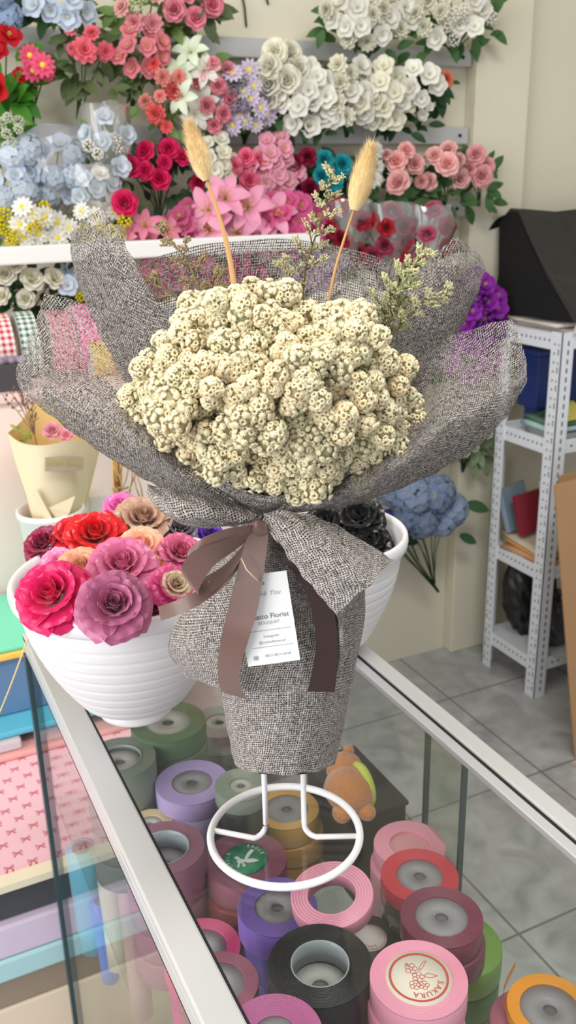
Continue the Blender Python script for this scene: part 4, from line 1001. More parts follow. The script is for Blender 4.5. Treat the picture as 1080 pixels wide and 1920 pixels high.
def ribbon_rose(label, px, py, w, z, rgb, lean=(0, 0), full=True, col='pot', seed=None, scale=1., rgb2=None):
    p = on_z(px, py, z); R = w*.56*px_scale(p)*scale
    d = ((CAM-p).normalized()*.75 + UZ*.75 + RH*lean[0] + UZ*lean[1]).normalized()
    t = thing('ribbon_rose', label, 'ribbon rose', p - d*R*.5)
    mats = [satin(rgb)]
    me = f_ribbon_rose(mats, 'petals', full, seed if seed is not None else rng.randrange(9999))
    o = place('petals', me, t, p - d*R*.25, d, rng.uniform(0, 6), R*.95)
    m_ = MB(); m_.tube([p - d*R*.35, p - d*R*.9 - UZ*.012], .0022, 6); m_.build('stem', leaf_mat((70, 104, 60)), t)
    if rgb2:
        me2 = f_ribbon_rose([satin(rgb2)], 'inner_petals', False, 5); place('inner_petals', me2, t, p + d*R*.02, d, 1.0, R*.6)
    return t
ZR = pA.z + .160
ribbon_rose('hot pink and crimson ribbon rose at the left rim of the left pot', 92, 1108, 146, ZR+.026, (232, 30, 110), (-.35, -.25), seed=11)
ribbon_rose('dusty orchid pink ribbon rose hanging over the front rim of the left pot', 214, 1128, 140, ZR+.030, (206, 116, 158), (.05, -.35), seed=12)
ribbon_rose('rosy pink ribbon rose in the middle of the left pot', 228, 1052, 132, ZR+.028, (236, 128, 172), (0, .1), seed=13)
ribbon_rose('dark crimson ribbon rose at the far left of the left pot', 80, 1014, 84, ZR+.012, (158, 24, 72), (-.4, .1), seed=14)
ribbon_rose('bright red ribbon rose at the back of the left pot', 178, 996, 120, ZR+.024, (228, 24, 34), (.05, .2), seed=15)
ribbon_rose('small bright red ribbon rose left of the large red one', 132, 995, 84, ZR+.022, (222, 26, 40), (-.3, .1), seed=16)
ribbon_rose('peach ribbon rose between the crimson and rosy pink roses', 150, 1060, 96, ZR+.012, (250, 186, 150), (-.1, 0), seed=17)
ribbon_rose('peach ribbon rose behind the rosy pink rose', 265, 1020, 96, ZR+.018, (250, 190, 158), (.1, .1), seed=18)
ribbon_rose('salmon ribbon rose right of the rosy pink rose', 296, 1070, 80, ZR+.004, (244, 164, 132), (.2, 0), seed=19)
ribbon_rose('pink ribbon rose at the right of the left pot beside the bow', 340, 1030, 88, ZR+.018, (236, 116, 158), (.35, .1), seed=20)
ribbon_rose('hot pink ribbon rose with a cream heart beside the bow', 330, 1096, 92, ZR+.016, (244, 92, 160), (.4, -.2), seed=21, rgb2=(244, 222, 184))
ribbon_rose('pale lilac pink ribbon rose behind the hot pink rim rose', 108, 1052, 78, ZR+.000, (240, 150, 192), (-.3, 0), seed=22)
ribbon_rose('plum ribbon rose sunk between the two front roses', 160, 1130, 70, ZR-.018, (140, 44, 84), (0, -.1), seed=23)
ribbon_rose('dark rose ribbon rose sunk right of the front orchid rose', 284, 1136, 70, ZR-.012, (176, 72, 120), (.3, -.2), seed=24)
ribbon_rose('beige satin ribbon rose at the back right of the left pot', 268, 966, 112, ZR+.026, (206, 166, 142), (.1, .3), seed=25)
ribbon_rose('bright orchid ribbon rose peeking out behind the beige rose', 225, 945, 72, ZR+.022, (244, 120, 196), (-.2, .3), seed=26)
ribbon_rose('grey mauve ribbon rose hidden behind the burlap collar', 338, 985, 70, ZR+.012, (110, 96, 116), (.3, .2), seed=27)
ribbon_rose('violet ribbon rose peeking out above the brown bow', 396, 1000, 62, ZR-.002, (92, 36, 168), (.4, .1), seed=28)
ribbon_rose('hot pink ribbon rose drooping over the rim behind the bow tail', 345, 1140, 60, ZR-.016, (244, 40, 140), (.4, -.5), seed=29)
ZB = pB.z + .152
ribbon_rose('glossy black ribbon rose nearest the right pot rim, upper one', 672, 965, 100, ZB+.006, (13, 13, 14), (-.1, .1), seed=31)
ribbon_rose('glossy black ribbon rose below the other, by the right pot rim', 692, 1010, 92, ZB-.016, (11, 11, 12), (.1, 0), seed=32)
ribbon_rose('black ribbon rose mostly hidden by the burlap at the right pot', 610, 975, 90, ZB+.000, (16, 15, 16), (-.2, .1), seed=33)

# ------------------------------------------------------------------ small beige paper bouquet in a pot on the paper pile
MZ = zmi+.0065
BYC = 1.615
pc = on_y(100, 1000, BYC)
t = thing('flower_pot', 'small white pot behind the ribbon roses holding the beige paper bouquet', 'pot', (pc.x, BYC, MZ))
zr = on_y(75, 966, BYC-.03).z
m_ = MB(); m_.lathe([(.0001, MZ), (.042, MZ), (.044, MZ+.004), (.058, zr-.012), (.062, zr-.010), (.062, zr), (.057, zr), (.054, zr-.02), (.046, MZ+.02), (.0001, MZ+.02)], (pc.x, BYC, 0), 48); m_.build('pot_body', M_POT, t)
PY = .0
def B(px, py, d): 
    q = on_y(px, py, BYC + d); return q
M_PAPER = mat('beige_wrap_paper', (238, 224, 190), .6, var=.03, vscale=12)
M_PAPERI = mat('tan_inner_paper', (226, 190, 122), .6)
t = thing('paper_bouquet', 'small beige paper wrapped bouquet with a pink rose at the left', 'bouquet', B(105, 1010, 0))
m_ = MB()
loft(m_, [[B(14, 812, .0), B(40, 830, -.05), B(80, 835, -.075), B(140, 826, -.06), B(190, 830, .0)],
          [B(30, 870, .0), B(60, 880, -.05), B(95, 890, -.065), B(140, 880, -.05), B(180, 872, .0)],
          [B(52, 940, .0), B(75, 950, -.035), B(105, 955, -.045), B(135, 950, -.035), B(162, 935, .0)],
          [B(70, 1010, 0), B(85, 1015, -.02), B(105, 1018, -.03), B(130, 1012, -.02), B(148, 1000, 0)]], 26, 24)
m_.build('paper_wrap', M_PAPER, t)
m_ = MB()
loft(m_, [[B(14, 812, .0), B(40, 790, .05), B(70, 752, .075), B(130, 770, .06), B(190, 830, .0)],
          [B(30, 870, .0), B(60, 850, .04), B(95, 850, .055), B(140, 850, .04), B(180, 872, .0)],
          [B(70, 1000, 0), B(85, 990, .02), B(105, 990, .03), B(130, 990, .02), B(148, 1000, 0)]], 20, 24)
m_.build('back_paper', M_PAPERI, t)
for tri in (((92, 952, -.058), (141, 930, -.056), (130, 962, -.060), (112, 984, -.050)), ((57, 921, -.050), (68, 918, -.060), (104, 984, -.058), (92, 990, -.044))):
    m_ = MB(); vs = [B(x, y, d_) for x, y, d_ in tri]; vs += [v + FH*.0012 for v in vs]
    m_.add(vs, [(0, 1, 2), (0, 2, 3), (6, 5, 4), (7, 6, 4), (0, 4, 5, 1), (1, 5, 6, 2), (2, 6, 7, 3), (3, 7, 4, 0)]); m_.build('paper_fold', M_PAPER, t, smooth=False)
pa = B(120, 868, -.066); k = px_scale(pa)
m_ = MB(); loft(m_, [[B(86, 856, -.0745), B(122, 854, -.072), B(158, 855, -.062)], [B(86, 882, -.0745), B(122, 881, -.072), B(158, 880, -.062)]], 4, 12, off=-FH*.006); lbl = m_.build('label_strip', mat('label_taupe', (178, 164, 138), .5), t)
me = text_mesh('Matto Florist', 13*k, mat('gold_print', (214, 196, 96), .35, metal=.4), .25)
ex = (B(150, 868, -.066) - B(95, 868, -.075)).normalized(); ez = UZ - ex*UZ.dot(ex); ez.normalize(); en = ex.cross(ez)
mw = Matrix((ex, ez, en)).transposed().to_4x4(); mw.translation = B(122, 866, -.072) - FH*.0075; add_mesh('lettering', me, lbl, mw)
for (px, py, s_, dd) in ((98, 808, 46, -.02), (124, 816, 36, -.03)):
    p = B(px, py, dd); place('flower_head', head('rose', (246, 180, 190)), t, p, (CAM-p).normalized()+UZ*.6, rng.uniform(0, 6), s_*.5*px_scale(p))
m_ = MB()
base = B(70, 840, 0)
for (x, y) in ((14, 752), (28, 745), (36, 738), (48, 745), (60, 760), (66, 785)):
    tip = B(x, y, .0); q = B(62, 800, 0); m_.tube([base, q*.6+base*.4, q*.4+tip*.6, tip], .0008, 5)
    for k_ in range(4):
        e = q*.4+tip*.6 + (tip-q)*(.15*k_) ; m_.tube([e, e + Vector((rng.uniform(-.012, .012), 0, rng.uniform(.002, .014)))], .0007, 4); m_.ellipsoid(e + Vector((rng.uniform(-.01, .01), 0, .008)), .0022, .0022, .003, 6, 4)
m_.build('dried_sprig', mat('dry_brown', (120, 92, 80), .9), t)
m_ = MB()
for i in range(12): leaf(m_, B(rng.uniform(26, 60), rng.uniform(800, 830), 0), RH*rng.uniform(-1, 1)+UZ*rng.uniform(0, 1), -FH, .014, .003)
m_.build('foliage', leaf_mat((170, 174, 90)), t)
# raffia tied bundle of dried stalks
t = thing('stalk_bundle', 'raffia tied bundle of dried straw stalks behind the beige ribbon rose', 'dried flowers', Vector((on_y(226, 1130, 1.55).x, 1.55, MZ)))
BY2 = 1.55
m_ = MB()
for i in range(14):
    x = 218+rng.uniform(-6, 10); m_.tube([Vector((on_y(226+rng.uniform(-9, 9), 1130, BY2).x, BY2, MZ)), on_y(x, 900, BY2+rng.uniform(-.01, .01)), on_y(x-4+rng.uniform(-4, 8), 800, BY2)], .0022, 5)
m_.build('straw', mat('straw', (206, 166, 96), .8, var=.15), t)
m_ = MB()
for i in range(9):
    x = rng.uniform(210, 262); pts = [on_y(x+6*math.sin(j+i), 868+j*16, BY2-.02-.006*math.sin(j*2+i)) for j in range(5)]; m_.tube(pts, .0014, 5)
for zz in (915, 922): m_.tube([on_y(212+4*j, zz+rng.uniform(-2, 2), BY2-.022+.0012*(j-3)**2) for j in range(8)], .0018, 5)
m_.build('raffia_tie', mat('raffia', (190, 150, 104), .9), t)
t = thing('white_tray', 'white speckled foam block behind the beige paper bouquet', 'foam block', (on_y(190, 940, 1.66).x, 1.68, MZ))
q0, q1 = on_y(166, 930, 1.66), on_y(206, 930, 1.66)
m_ = MB(); m_.box((q0.x, 1.655, MZ), (q1.x, 1.70, q0.z)); m_.build('block', mat('foam_white', (228, 222, 216), .9, var=.1, vscale=120, bump=.4), t, smooth=False, bevel=.004)

# ------------------------------------------------------------------ slotted angle rack on the right
RXa = 1.636; RYn, RYf = 1.785, 2.03; RXb = 2.45; RTOP = 1.065
t = thing('storage_rack', 'white slotted metal storage rack with four shelves at the right', 'rack', ((RXa+RXb)/2, (RYn+RYf)/2, 0))
def post(x, y, sx, sy, h=RTOP):
    m_ = MB(); w = .040; th = .0025
    m_.box((min(x, x+sx*w), min(y, y+sy*th), 0), (max(x, x+sx*w), max(y, y+sy*th), h))
    m_.box((min(x, x+sx*th), min(y, y+sy*w), 0), (max(x, x+sx*th), max(y, y+sy*w), h))
    hm = m_; z = .02; i = 0
    while z < h-.02:
        L = .004 if i % 2 else .012
        hm.box((x-.0006 if sx > 0 else x-.0004, y+sy*.026-.002, z), (x+.0004 if sx > 0 else x+.0006, y+sy*.026+.002, z+.006), 1)
        hm.box((x-.0006 if sx > 0 else x-.0004, y+sy*.011-.0016, z), (x+.0004 if sx > 0 else x+.0006, y+sy*.011+.0016, z+L*1.3), 1)
        hm.box((x+sx*.022-.0022, y-.0006 if sy > 0 else y-.0004, z), (x+sx*.022+.0022, y+.0004 if sy > 0 else y+.0006, z+.013), 1)
        z += .0235; i += 1
    m_.build('post', [M_STEELW, M_DARKHOLE], t, smooth=False)
for (x, y, sx, sy) in ((RXa, RYn, 1, 1), (RXa, RYf, 1, -1), (RXb, RYn, -1, 1), (RXb, RYf, -1, -1)): post(x, y, sx, sy)
levels = [on_x(960, 1228-22, RXa+.001).z, 0, 0, 0]
LV = []
for (px, py) in ((960, 1225), (960, 1052), (970, 822), (990, 634)):
    LV.append(on_x(px, py, RXa).z)
LVZ = [.14, .44, .75, 1.04]
for i, (z) in enumerate(LV):
    zt = z + .022
    m_ = MB(); m_.box((RXa+.003, RYn+.003, zt-.004), (RXb-.003, RYf-.003, zt)); m_.build('shelf_panel', M_STEELW, t, smooth=False)
    for xx in (RXa+.0025, RXb-.006):
        m_ = MB(); m_.box((xx, RYn+.04, zt-.040), (xx+.0035, RYf-.04, zt+.002)); hm = m_
        for k_ in range(9): hm.box((xx-.0006, RYn+.048+k_*.018, zt-.020), (xx+.0002, RYn+.053+k_*.018, zt-.014), 1)
        m_.build('side_beam', [M_STEELW, M_DARKHOLE], t, smooth=False)
    for yy in (RYn+.0026, RYf-.006):
        m_ = MB(); m_.box((RXa+.04, yy, zt-.036), (RXb-.04, yy+.0035, zt+.002)); hm = m_
        for k_ in range(16): hm.box((RXa+.06+k_*.022, yy-.0006, zt-.020), (RXa+.066+k_*.022, yy+.0002, zt-.014), 1)
        m_.build('front_beam', [M_STEELW, M_DARKHOLE], t, smooth=False)
SH = [z+.022 for z in LV]
# black sheet draped roll on top
t = thing('black_plastic_bundle', 'black plastic film bundle lying on top of the white rack', 'plastic roll', (1.95, 1.92, SH[3]+.03))
z0 = SH[3] + .032
pb = on_x(945, 412, 1.64); 
prof = [(2.105, z0), (2.09, z0+.10), (2.10, z0+.235), (2.065, z0+.262), (2.03, z0+.262), (1.99, z0+.215), (1.90, z0+.105), (1.80, z0+.018), (1.785, z0)]
m_ = MB(); vs = []
xs = [1.668, 1.69, 1.8, 2.0, 2.25, 2.5]
for xi, x in enumerate(xs):
    for (y, z) in prof: vs.append((x, y + .006*math.sin(x*31+z*40), z + (.008*math.sin(x*9) + .006*math.cos(x*23+y*30) + .03*(x-1.66)*(z-z0)/.26 if z > z0 else 0)))
n = len(prof)
m_.add(vs, [(i*n+j, i*n+j+1, (i+1)*n+j+1, (i+1)*n+j) for i in range(len(xs)-1) for j in range(n-1)] + [tuple(range(n))[::-1], tuple((len(xs)-1)*n+j for j in range(n))])
m_.build('film_cover', mat('black_film', (44, 43, 45), .42, spec=.5, var=.2, vscale=20, bump=.3, bscale=14), t, smooth=False)
m_ = MB(); m_.add([(1.664, y, z) for (y, z) in prof], [tuple(range(n))[::-1]]); m_.add([(1.667, y, z) for (y, z) in prof], [tuple(range(n))]); m_.build('dark_end', mat('black_matte', (16, 16, 17), .8), t, smooth=False)
a = Vector((1.664, 2.09, z0+.235))
m_ = MB(); loft(m_, [[Vector((1.662, 2.04, z0+.264)), Vector((1.70, 2.04, z0+.266))], [Vector((1.655, 2.10, z0+.245)), Vector((1.70, 2.11, z0+.245))], [Vector((1.648, 2.13, z0+.205)), Vector((1.70, 2.135, z0+.20))], [Vector((1.65, 2.128, z0+.18)), Vector((1.70, 2.133, z0+.175))]], 10, 4); m_.build('loose_flap', MATS['black_matte'], t)
def flat_stack(name, label, cat, items, x0, x1, y0, y1, z):
    for i, (rgb, th, lb) in enumerate(items):
        rot = rng.uniform(-.12, .12); cx, cy = (x0+x1)/2+rng.uniform(-.02, .02), (y0+y1)/2
        t = thing(name, lb, cat, (cx, cy, z))
        m_ = MB(); hx, hy = (x1-x0)/2, (y1-y0)/2; NX = 10; vs = []
        for k_ in range(2):
            for a_ in range(NX+1):
                for b_ in range(5):
                    x = -hx+2*hx*a_/NX; y = -hy+2*hy*b_/4
                    zz = z + th*k_ + (.004*math.sin(x*30+i)*math.cos(y*20) if k_ else 0)
                    vs.append((cx+x*math.cos(rot)-y*math.sin(rot), cy+x*math.sin(rot)+y*math.cos(rot), zz))
        q = (NX+1)*5; fs = []
        for a_ in range(NX):
            for b_ in range(4): fs += [(a_*5+b_, a_*5+b_+1, (a_+1)*5+b_+1, (a_+1)*5+b_), (q+a_*5+b_, q+(a_+1)*5+b_, q+(a_+1)*5+b_+1, q+a_*5+b_+1)]
            fs += [(a_*5, (a_+1)*5, q+(a_+1)*5, q+a_*5), (a_*5+4, q+a_*5+4, q+(a_+1)*5+4, (a_+1)*5+4)]
        for b_ in range(4): fs += [(b_, q+b_, q+b_+1, b_+1), (NX*5+b_, NX*5+b_+1, q+NX*5+b_+1, q+NX*5+b_)]
        m_.add(vs, fs)
        m_.build('sheets', mat('sheet_%d_%d_%d' % rgb, rgb, .35, var=.25, vscale=18), t)
        z += th + .0045
    return z
flat_stack('plastic_bag_pack', '', 'bags', [((176, 168, 162), .008, 'greyish plastic bag pack on the rack top under the black film bundle'), ((206, 196, 186), .007, 'pale plastic bag pack directly under the black film bundle')], 1.67, 2.35, 1.82, 2.10, SH[3]+.001)
t = thing('paper_sheet', 'pale pinkish paper sheet lying over the front corner of the rack top', 'paper', (1.74, 1.82, SH[3]+.0235))
m_ = MB(); loft(m_, [[Vector((1.66, 1.775, SH[3]+.004)), Vector((1.75, 1.765, SH[3]+.022)), Vector((1.9, 1.765, SH[3]+.024))], [Vector((1.69, 1.80, SH[3]+.024)), Vector((1.76, 1.81, SH[3]+.028)), Vector((1.9, 1.81, SH[3]+.027))]], 6, 12); m_.build('sheet', mat('paper_pinkish', (222, 200, 188), .5), t)
# blue crate on second shelf with plastic packs
t = thing('blue_crate', 'dark blue plastic crate at the back of the second rack shelf', 'crate', (1.95, 1.98, SH[2]))
m_ = MB(); m_.box((1.70, 1.94, SH[2]+.05), (2.35, 2.02, SH[2]+.20)); m_.build('crate_body', mat('dark_blue_plastic', (30, 48, 108), .5), t, smooth=False, bevel=.004)
m_ = MB(); m_.box((1.69, 1.93, SH[2]+.20), (2.36, 2.025, SH[2]+.215)); m_.build('crate_rim', mat('dark_blue_rim', (40, 56, 116), .5), t, smooth=False, bevel=.003)
m_ = MB(); m_.box((1.72, 1.95, SH[2]), (2.33, 2.01, SH[2]+.05)); m_.build('crate_foot', mat('dark_blue_plastic', (30, 48, 108)), t, smooth=False)
flat_stack('plastic_bag_pack', '', 'bags', [((140, 150, 150), .012, 'grey green plastic pack on the second rack shelf, bottom one'), ((176, 206, 204), .012, 'pale aqua plastic pack on the second rack shelf'), ((96, 128, 104), .01, 'dark green pack on the second rack shelf above the aqua pack')], 1.66, 1.95, 1.80, 1.93, SH[2]+.001)
t = thing('paper_sheet', 'yellow green curled sheet on the second rack shelf by the post', 'paper', (1.68, 1.84, SH[2]+.045))
m_ = MB(); loft(m_, [[Vector((1.66, 1.80, SH[2]+.048)), Vector((1.67, 1.84, SH[2]+.075)), Vector((1.66, 1.90, SH[2]+.05))], [Vector((1.74, 1.80, SH[2]+.05)), Vector((1.75, 1.85, SH[2]+.088)), Vector((1.74, 1.91, SH[2]+.05))]], 8, 12); m_.build('sheet', mat('yellow_green_sheet', (196, 186, 90), .5), t)
flat_stack('card_pack', '', 'cards', [((206, 156, 120), .010, 'salmon coloured card pack on the third rack shelf, lowest of the pile'), ((226, 176, 96), .009, 'orange tan card pack on the third rack shelf'), ((214, 200, 178), .009, 'pale card pack on top of the pile on the third rack shelf')], 1.655, 1.95, 1.80, 1.99, SH[1]+.001)
for (lb, dx, rgb, h, rz) in (('dark red folder leaning on the third rack shelf', 0, (140, 34, 52), .12, .2), ('pale grey box leaning beside the dark red folder on the third shelf', .02, (206, 198, 190), .16, -.1), ('blue grey sleeve leaning at the left of the third rack shelf', -.03, (136, 156, 172), .13, .35)):
    x, y = {0: (1.722, 1.935), .02: (1.79, 1.89), -.03: (1.706, 1.985)}[dx]
    t = thing('folder', lb, 'folder', (x, y, SH[1]+.045), rz)
    m_ = MB()
    R3 = Matrix.Rotation(rz, 3, 'Z') @ Matrix.Rotation(rad(-18), 3, 'X')
    b_ = MB(); b_.box((-.055, -.008, 0), (.075, .008, h)); m_.add([R3 @ Vector(v) + Vector((x, y, SH[1]+.047)) for v in b_.v], b_.f); m_.build('cover', mat('folder_%d' % rgb[0], rgb, .35), t, smooth=False, bevel=.002)
# black bags on the bottom shelf
for (lb, x, y, rx, ry, rz_) in (('tall black plastic bag at the back of the bottom rack shelf', 1.735, 1.945, .09, .06, .15), ('crumpled shiny grey black bag at the front of the bottom rack shelf', 1.752, 1.845, .065, .045, .075), ('glossy black bag behind the cardboard on the bottom rack shelf', 1.95, 1.885, .115, .08, .13)):
    t = thing('plastic_bag', lb, 'bag', (x, y, SH[0]))
    m_ = MB(); m_.ellipsoid((x, y, SH[0]+rz_*.98), rx, ry, rz_, 26, 18, 0, .07)
    shiny = 'shiny' in lb
    m_.build('bag', mat('bag_grey' if shiny else 'bag_black', (70, 74, 80) if shiny else (18, 18, 20), .22 if shiny else .4, spec=.6, bump=.8, bscale=30), t, smooth=False)
    m_ = MB(); m_.lathe([(.004, 0), (.012, .012), (.02, .03)], (x, y, SH[0]+rz_*1.95), 10); m_.build('knot', MATS['bag_grey' if shiny else 'bag_black'], t)
t = thing('foil_pack', 'white speckled foil pack poking out of the bottom rack shelf', 'pack', (1.70, 1.79, SH[0]))
m_ = MB(); loft(m_, [[Vector((1.69, 1.86, SH[0]+.006)), Vector((1.80, 1.86, SH[0]+.006))], [Vector((1.69, 1.80, SH[0]+.012)), Vector((1.80, 1.80, SH[0]+.01))], [Vector((1.70, 1.745, SH[0]+.002)), Vector((1.81, 1.75, SH[0]-.002))]], 8, 6); m_.build('sheet', mat('foil', (206, 210, 206), .3, metal=.3, var=.4, vscale=60), t)
# cardboard leaning at the right edge
t = thing('cardboard_panel', 'brown corrugated cardboard panels leaning at the right edge of the photo', 'cardboard', (1.62, 1.55, 0))
for i, (dx, dz) in enumerate(((0, 0), (.012, -.006), (.024, .004))):
    tl = on_y(1040+i*6, 912-i*4, 1.60); bl = on_y(1084, 1345, 1.50)
    b0 = Vector((bl.x+.005+dx*1.0, bl.y+dx, .0)); t0 = Vector((tl.x+dx*.6, tl.y+dx, tl.z+dz))
    m_ = MB(); w = Vector((.5, .06, 0)); th = Vector((.003, .008, 0))
    vs = [b0, b0+w, t0+w, t0]; vs += [v+th for v in vs]
    m_.add(vs, [(0, 1, 2, 3), (4, 7, 6, 5), (0, 4, 5, 1), (1, 5, 6, 2), (2, 6, 7, 3), (3, 7, 4, 0)]); m_.build('sheet', mat('cardboard_%d' % i, (186-i*10, 146-i*8, 108-i*8), .85, var=.06, vscale=8), t, smooth=False)
# ------------------------------------------------------------------ ring stand
B0 = Vector((.270, .586, ZT))
def L(px, py, d=0.):
    r = ray(px, py); return CAM + r * (((B0-CAM).dot(FH) + d) / r.dot(FH))
M_WIRE = mat('white_wire', (240, 240, 242), .35, spec=.5)
t = thing('bouquet_stand', 'white wire ring stand under the burlap bouquet on the glass counter', 'stand', B0)
m_ = MB(); RR = .0645
m_.tube([B0 + Vector((RR*math.cos(a*math.pi/36), RR*math.sin(a*math.pi/36), .0034)) for a in range(72)], .0033, 10, closed=True); m_.build('ring', M_WIRE, t)
for s, xx in ((-1, .0165), (1, .0165)):
    m_ = MB(); top = B0 + RH*(s*xx) + UZ*.20; low = B0 + RH*(s*xx)
    pts = [top, low + UZ*.05]
    for k_ in range(7):
        a = k_/6*math.pi/2; pts.append(low + UZ*(.0115+.010*(1-math.sin(a))-.008) + RH*(s*.010*(1-math.cos(a))) - FH*.001*k_)
    pts.append(B0 + RH*(s*(RR-.001)) + UZ*.0032 + FH*(.006*s*-1))
    m_.tube(pts, .0024, 10); m_.build('leg', M_WIRE, t)

# ------------------------------------------------------------------ the burlap bouquet
bq = thing('burlap_bouquet', 'large bouquet of cream dried flowers wrapped in grey burlap on the wire stand', 'bouquet', B0 + UZ*.05, -YAW)
def sheet(name, rows, m, nr=44, nc=28, uvrot=0., lining=None, lin_off=.003, lin_rot=.6, lr=None, lc=None):
    m_ = MB(); loft(m_, [[L(*p) for p in row] for row in rows], nr, nc, 0, uvrot, wob=.0006)
    o = m_.build(name, m, bq)
    if lining:
        rows = [row[lc:] for row in rows[lr:]]
        m2 = MB(); loft(m2, [[L(p[0], p[1], p[2]+lin_off) for p in row] for row in rows], nr, nc, 0, uvrot+lin_rot, wob=.0008, uvo=(.3, .2))
        m2.build('wrap_lining', lining, o)
    return o
# back panel
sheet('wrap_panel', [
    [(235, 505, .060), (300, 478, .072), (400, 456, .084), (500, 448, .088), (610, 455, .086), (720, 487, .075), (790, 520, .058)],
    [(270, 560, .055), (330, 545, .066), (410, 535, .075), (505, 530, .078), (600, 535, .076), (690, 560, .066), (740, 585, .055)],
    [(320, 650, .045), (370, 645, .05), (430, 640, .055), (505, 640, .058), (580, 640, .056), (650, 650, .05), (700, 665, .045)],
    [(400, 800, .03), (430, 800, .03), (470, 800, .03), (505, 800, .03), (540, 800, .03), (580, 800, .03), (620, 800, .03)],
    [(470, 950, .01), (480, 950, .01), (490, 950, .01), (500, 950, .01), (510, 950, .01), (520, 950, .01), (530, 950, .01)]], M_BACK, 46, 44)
# upper left flap, rolled over at its outer edge
sheet('wrap_flap', [
    [(178, 425, .098), (150, 430, .098), (131, 440, .080), (150, 415, .060), (188, 393, .050)],
    [(250, 510, .115), (180, 520, .112), (138, 505, .078), (185, 465, .046), (226, 440, .040)],
    [(300, 590, .110), (220, 590, .105), (166, 580, .070), (220, 545, .032), (262, 510, .030)],
    [(340, 680, .095), (270, 690, .090), (212, 675, .058), (262, 640, .020), (312, 595, .024)],
    [(390, 780, .070), (330, 790, .062), (275, 775, .040), (320, 740, .006), (365, 690, .012)],
    [(440, 880, .030), (400, 880, .028), (370, 880, .020), (400, 850, -.010), (440, 800, -.004)]], M_FLAP, 50, 34, .5, M_BACK, .012, .5, lr=1)
# lower left flap with its rolled front lip
sheet('wrap_flap', [
    [(84, 549, .050), (62, 610, .040), (36, 680, .022), (30, 712, .004), (46, 738, .002), (90, 735, .030)],
    [(165, 572, .048), (130, 640, .036), (95, 697, .010), (80, 735, -.014), (112, 792, -.010), (170, 790, .030)],
    [(262, 610, .046), (225, 670, .030), (190, 710, -.008), (178, 770, -.036), (208, 860, -.026), (270, 850, .020)],
    [(345, 690, .034), (300, 745, .014), (270, 775, -.026), (262, 830, -.052), (305, 916, -.040), (350, 900, .010)],
    [(410, 800, .010), (375, 840, -.010), (350, 860, -.044), (350, 900, -.060), (385, 950, -.048), (420, 930, .0)],
    [(470, 900, -.020), (462, 920, -.030), (455, 940, -.044), (458, 955, -.050), (478, 972, -.044), (490, 960, -.01)]], M_FLAP, 60, 34, .25, M_BACK, .010, .35, lr=1, lc=2)
# upper right flap
sheet('wrap_flap', [
    [(850, 445, .050), (885, 465, .058), (911, 500, .078), (880, 505, .100), (830, 490, .105)],
    [(806, 490, .042), (850, 515, .044), (893, 552, .070), (860, 565, .108), (780, 545, .112)],
    [(762, 540, .032), (805, 575, .030), (862, 617, .062), (820, 630, .104), (740, 600, .108)],
    [(728, 600, .024), (765, 640, .018), (826, 682, .052), (780, 700, .092), (700, 680, .094)],
    [(690, 680, .012), (725, 715, .004), (778, 752, .036), (730, 780, .066), (650, 770, .070)],
    [(600, 800, -.004), (630, 830, -.010), (670, 860, .016), (630, 870, .028), (580, 870, .030)]], M_FLAP, 50, 34, -.5, M_BACK, .012, -.5, lr=1)
# lower right flap with rolled lip
sheet('wrap_flap', [
    [(960, 597, .050), (978, 640, .040), (989, 690, .022), (986, 716, .004), (972, 740, .002), (930, 735, .030)],
    [(880, 618, .048), (905, 660, .036), (935, 705, .010), (940, 745, -.014), (906, 830, -.010), (860, 810, .030)],
    [(800, 650, .046), (825, 690, .030), (845, 738, -.008), (842, 800, -.036), (800, 893, -.026), (760, 870, .020)],
    [(720, 720, .034), (755, 770, .014), (765, 815, -.026), (748, 870, -.052), (690, 938, -.040), (650, 920, .010)],
    [(620, 820, .010), (650, 860, -.010), (658, 890, -.044), (645, 925, -.060), (595, 956, -.048), (570, 940, .0)],
    [(520, 900, -.020), (526, 918, -.030), (534, 934, -.044), (528, 950, -.050), (505, 962, -.044), (495, 955, -.01)]], M_FLAP, 60, 34, -.25, M_BACK, .010, -.35, lr=1, lc=2)
# inner bowl below the flowers that closes the front
sheet('wrap_panel', [
    [(300, 800, -.030), (360, 860, -.046), (430, 905, -.056), (500, 930, -.058), (570, 915, -.056), (660, 880, -.046), (740, 800, -.030)],
    [(330, 850, -.030), (390, 900, -.046), (440, 935, -.052), (495, 948, -.053), (550, 940, -.052), (620, 910, -.046), (700, 860, -.030)],
    [(470, 950, -.01), (478, 960, -.03), (486, 966, -.036), (492, 968, -.038), (500, 966, -.036), (510, 960, -.03), (520, 950, -.01)]], M_DENSE, 24, 30)
# collar curl at the left of the waist
sheet('wrap_collar', [
    [(276, 908, -.030), (275, 920, -.038), (282, 936, -.044), (292, 945, -.050)],
    [(330, 918, -.050), (318, 935, -.064), (318, 965, -.070), (334, 978, -.058)],
    [(385, 930, -.056), (378, 945, -.070), (375, 975, -.074), (384, 990, -.060)],
    [(440, 950, -.056), (436, 960, -.066), (432, 978, -.068), (438, 986, -.060)],
    [(492, 966, -.054), (490, 968, -.058), (488, 974, -.059), (490, 978, -.056)]], M_OPEN, 40, 22, 1.2, M_LINE, .002, .5)
sheet('wrap_collar', [
    [(278, 912, -.034), (300, 925, -.046), (340, 940, -.054), (378, 945, -.062)],
    [(284, 930, -.030), (305, 950, -.040), (345, 962, -.046), (378, 955, -.058)],
    [(292, 945, -.046), (320, 958, -.060), (352, 960, -.066), (378, 948, -.063)]], M_OPEN, 20, 20, .2, M_DENSE, .003, .5)
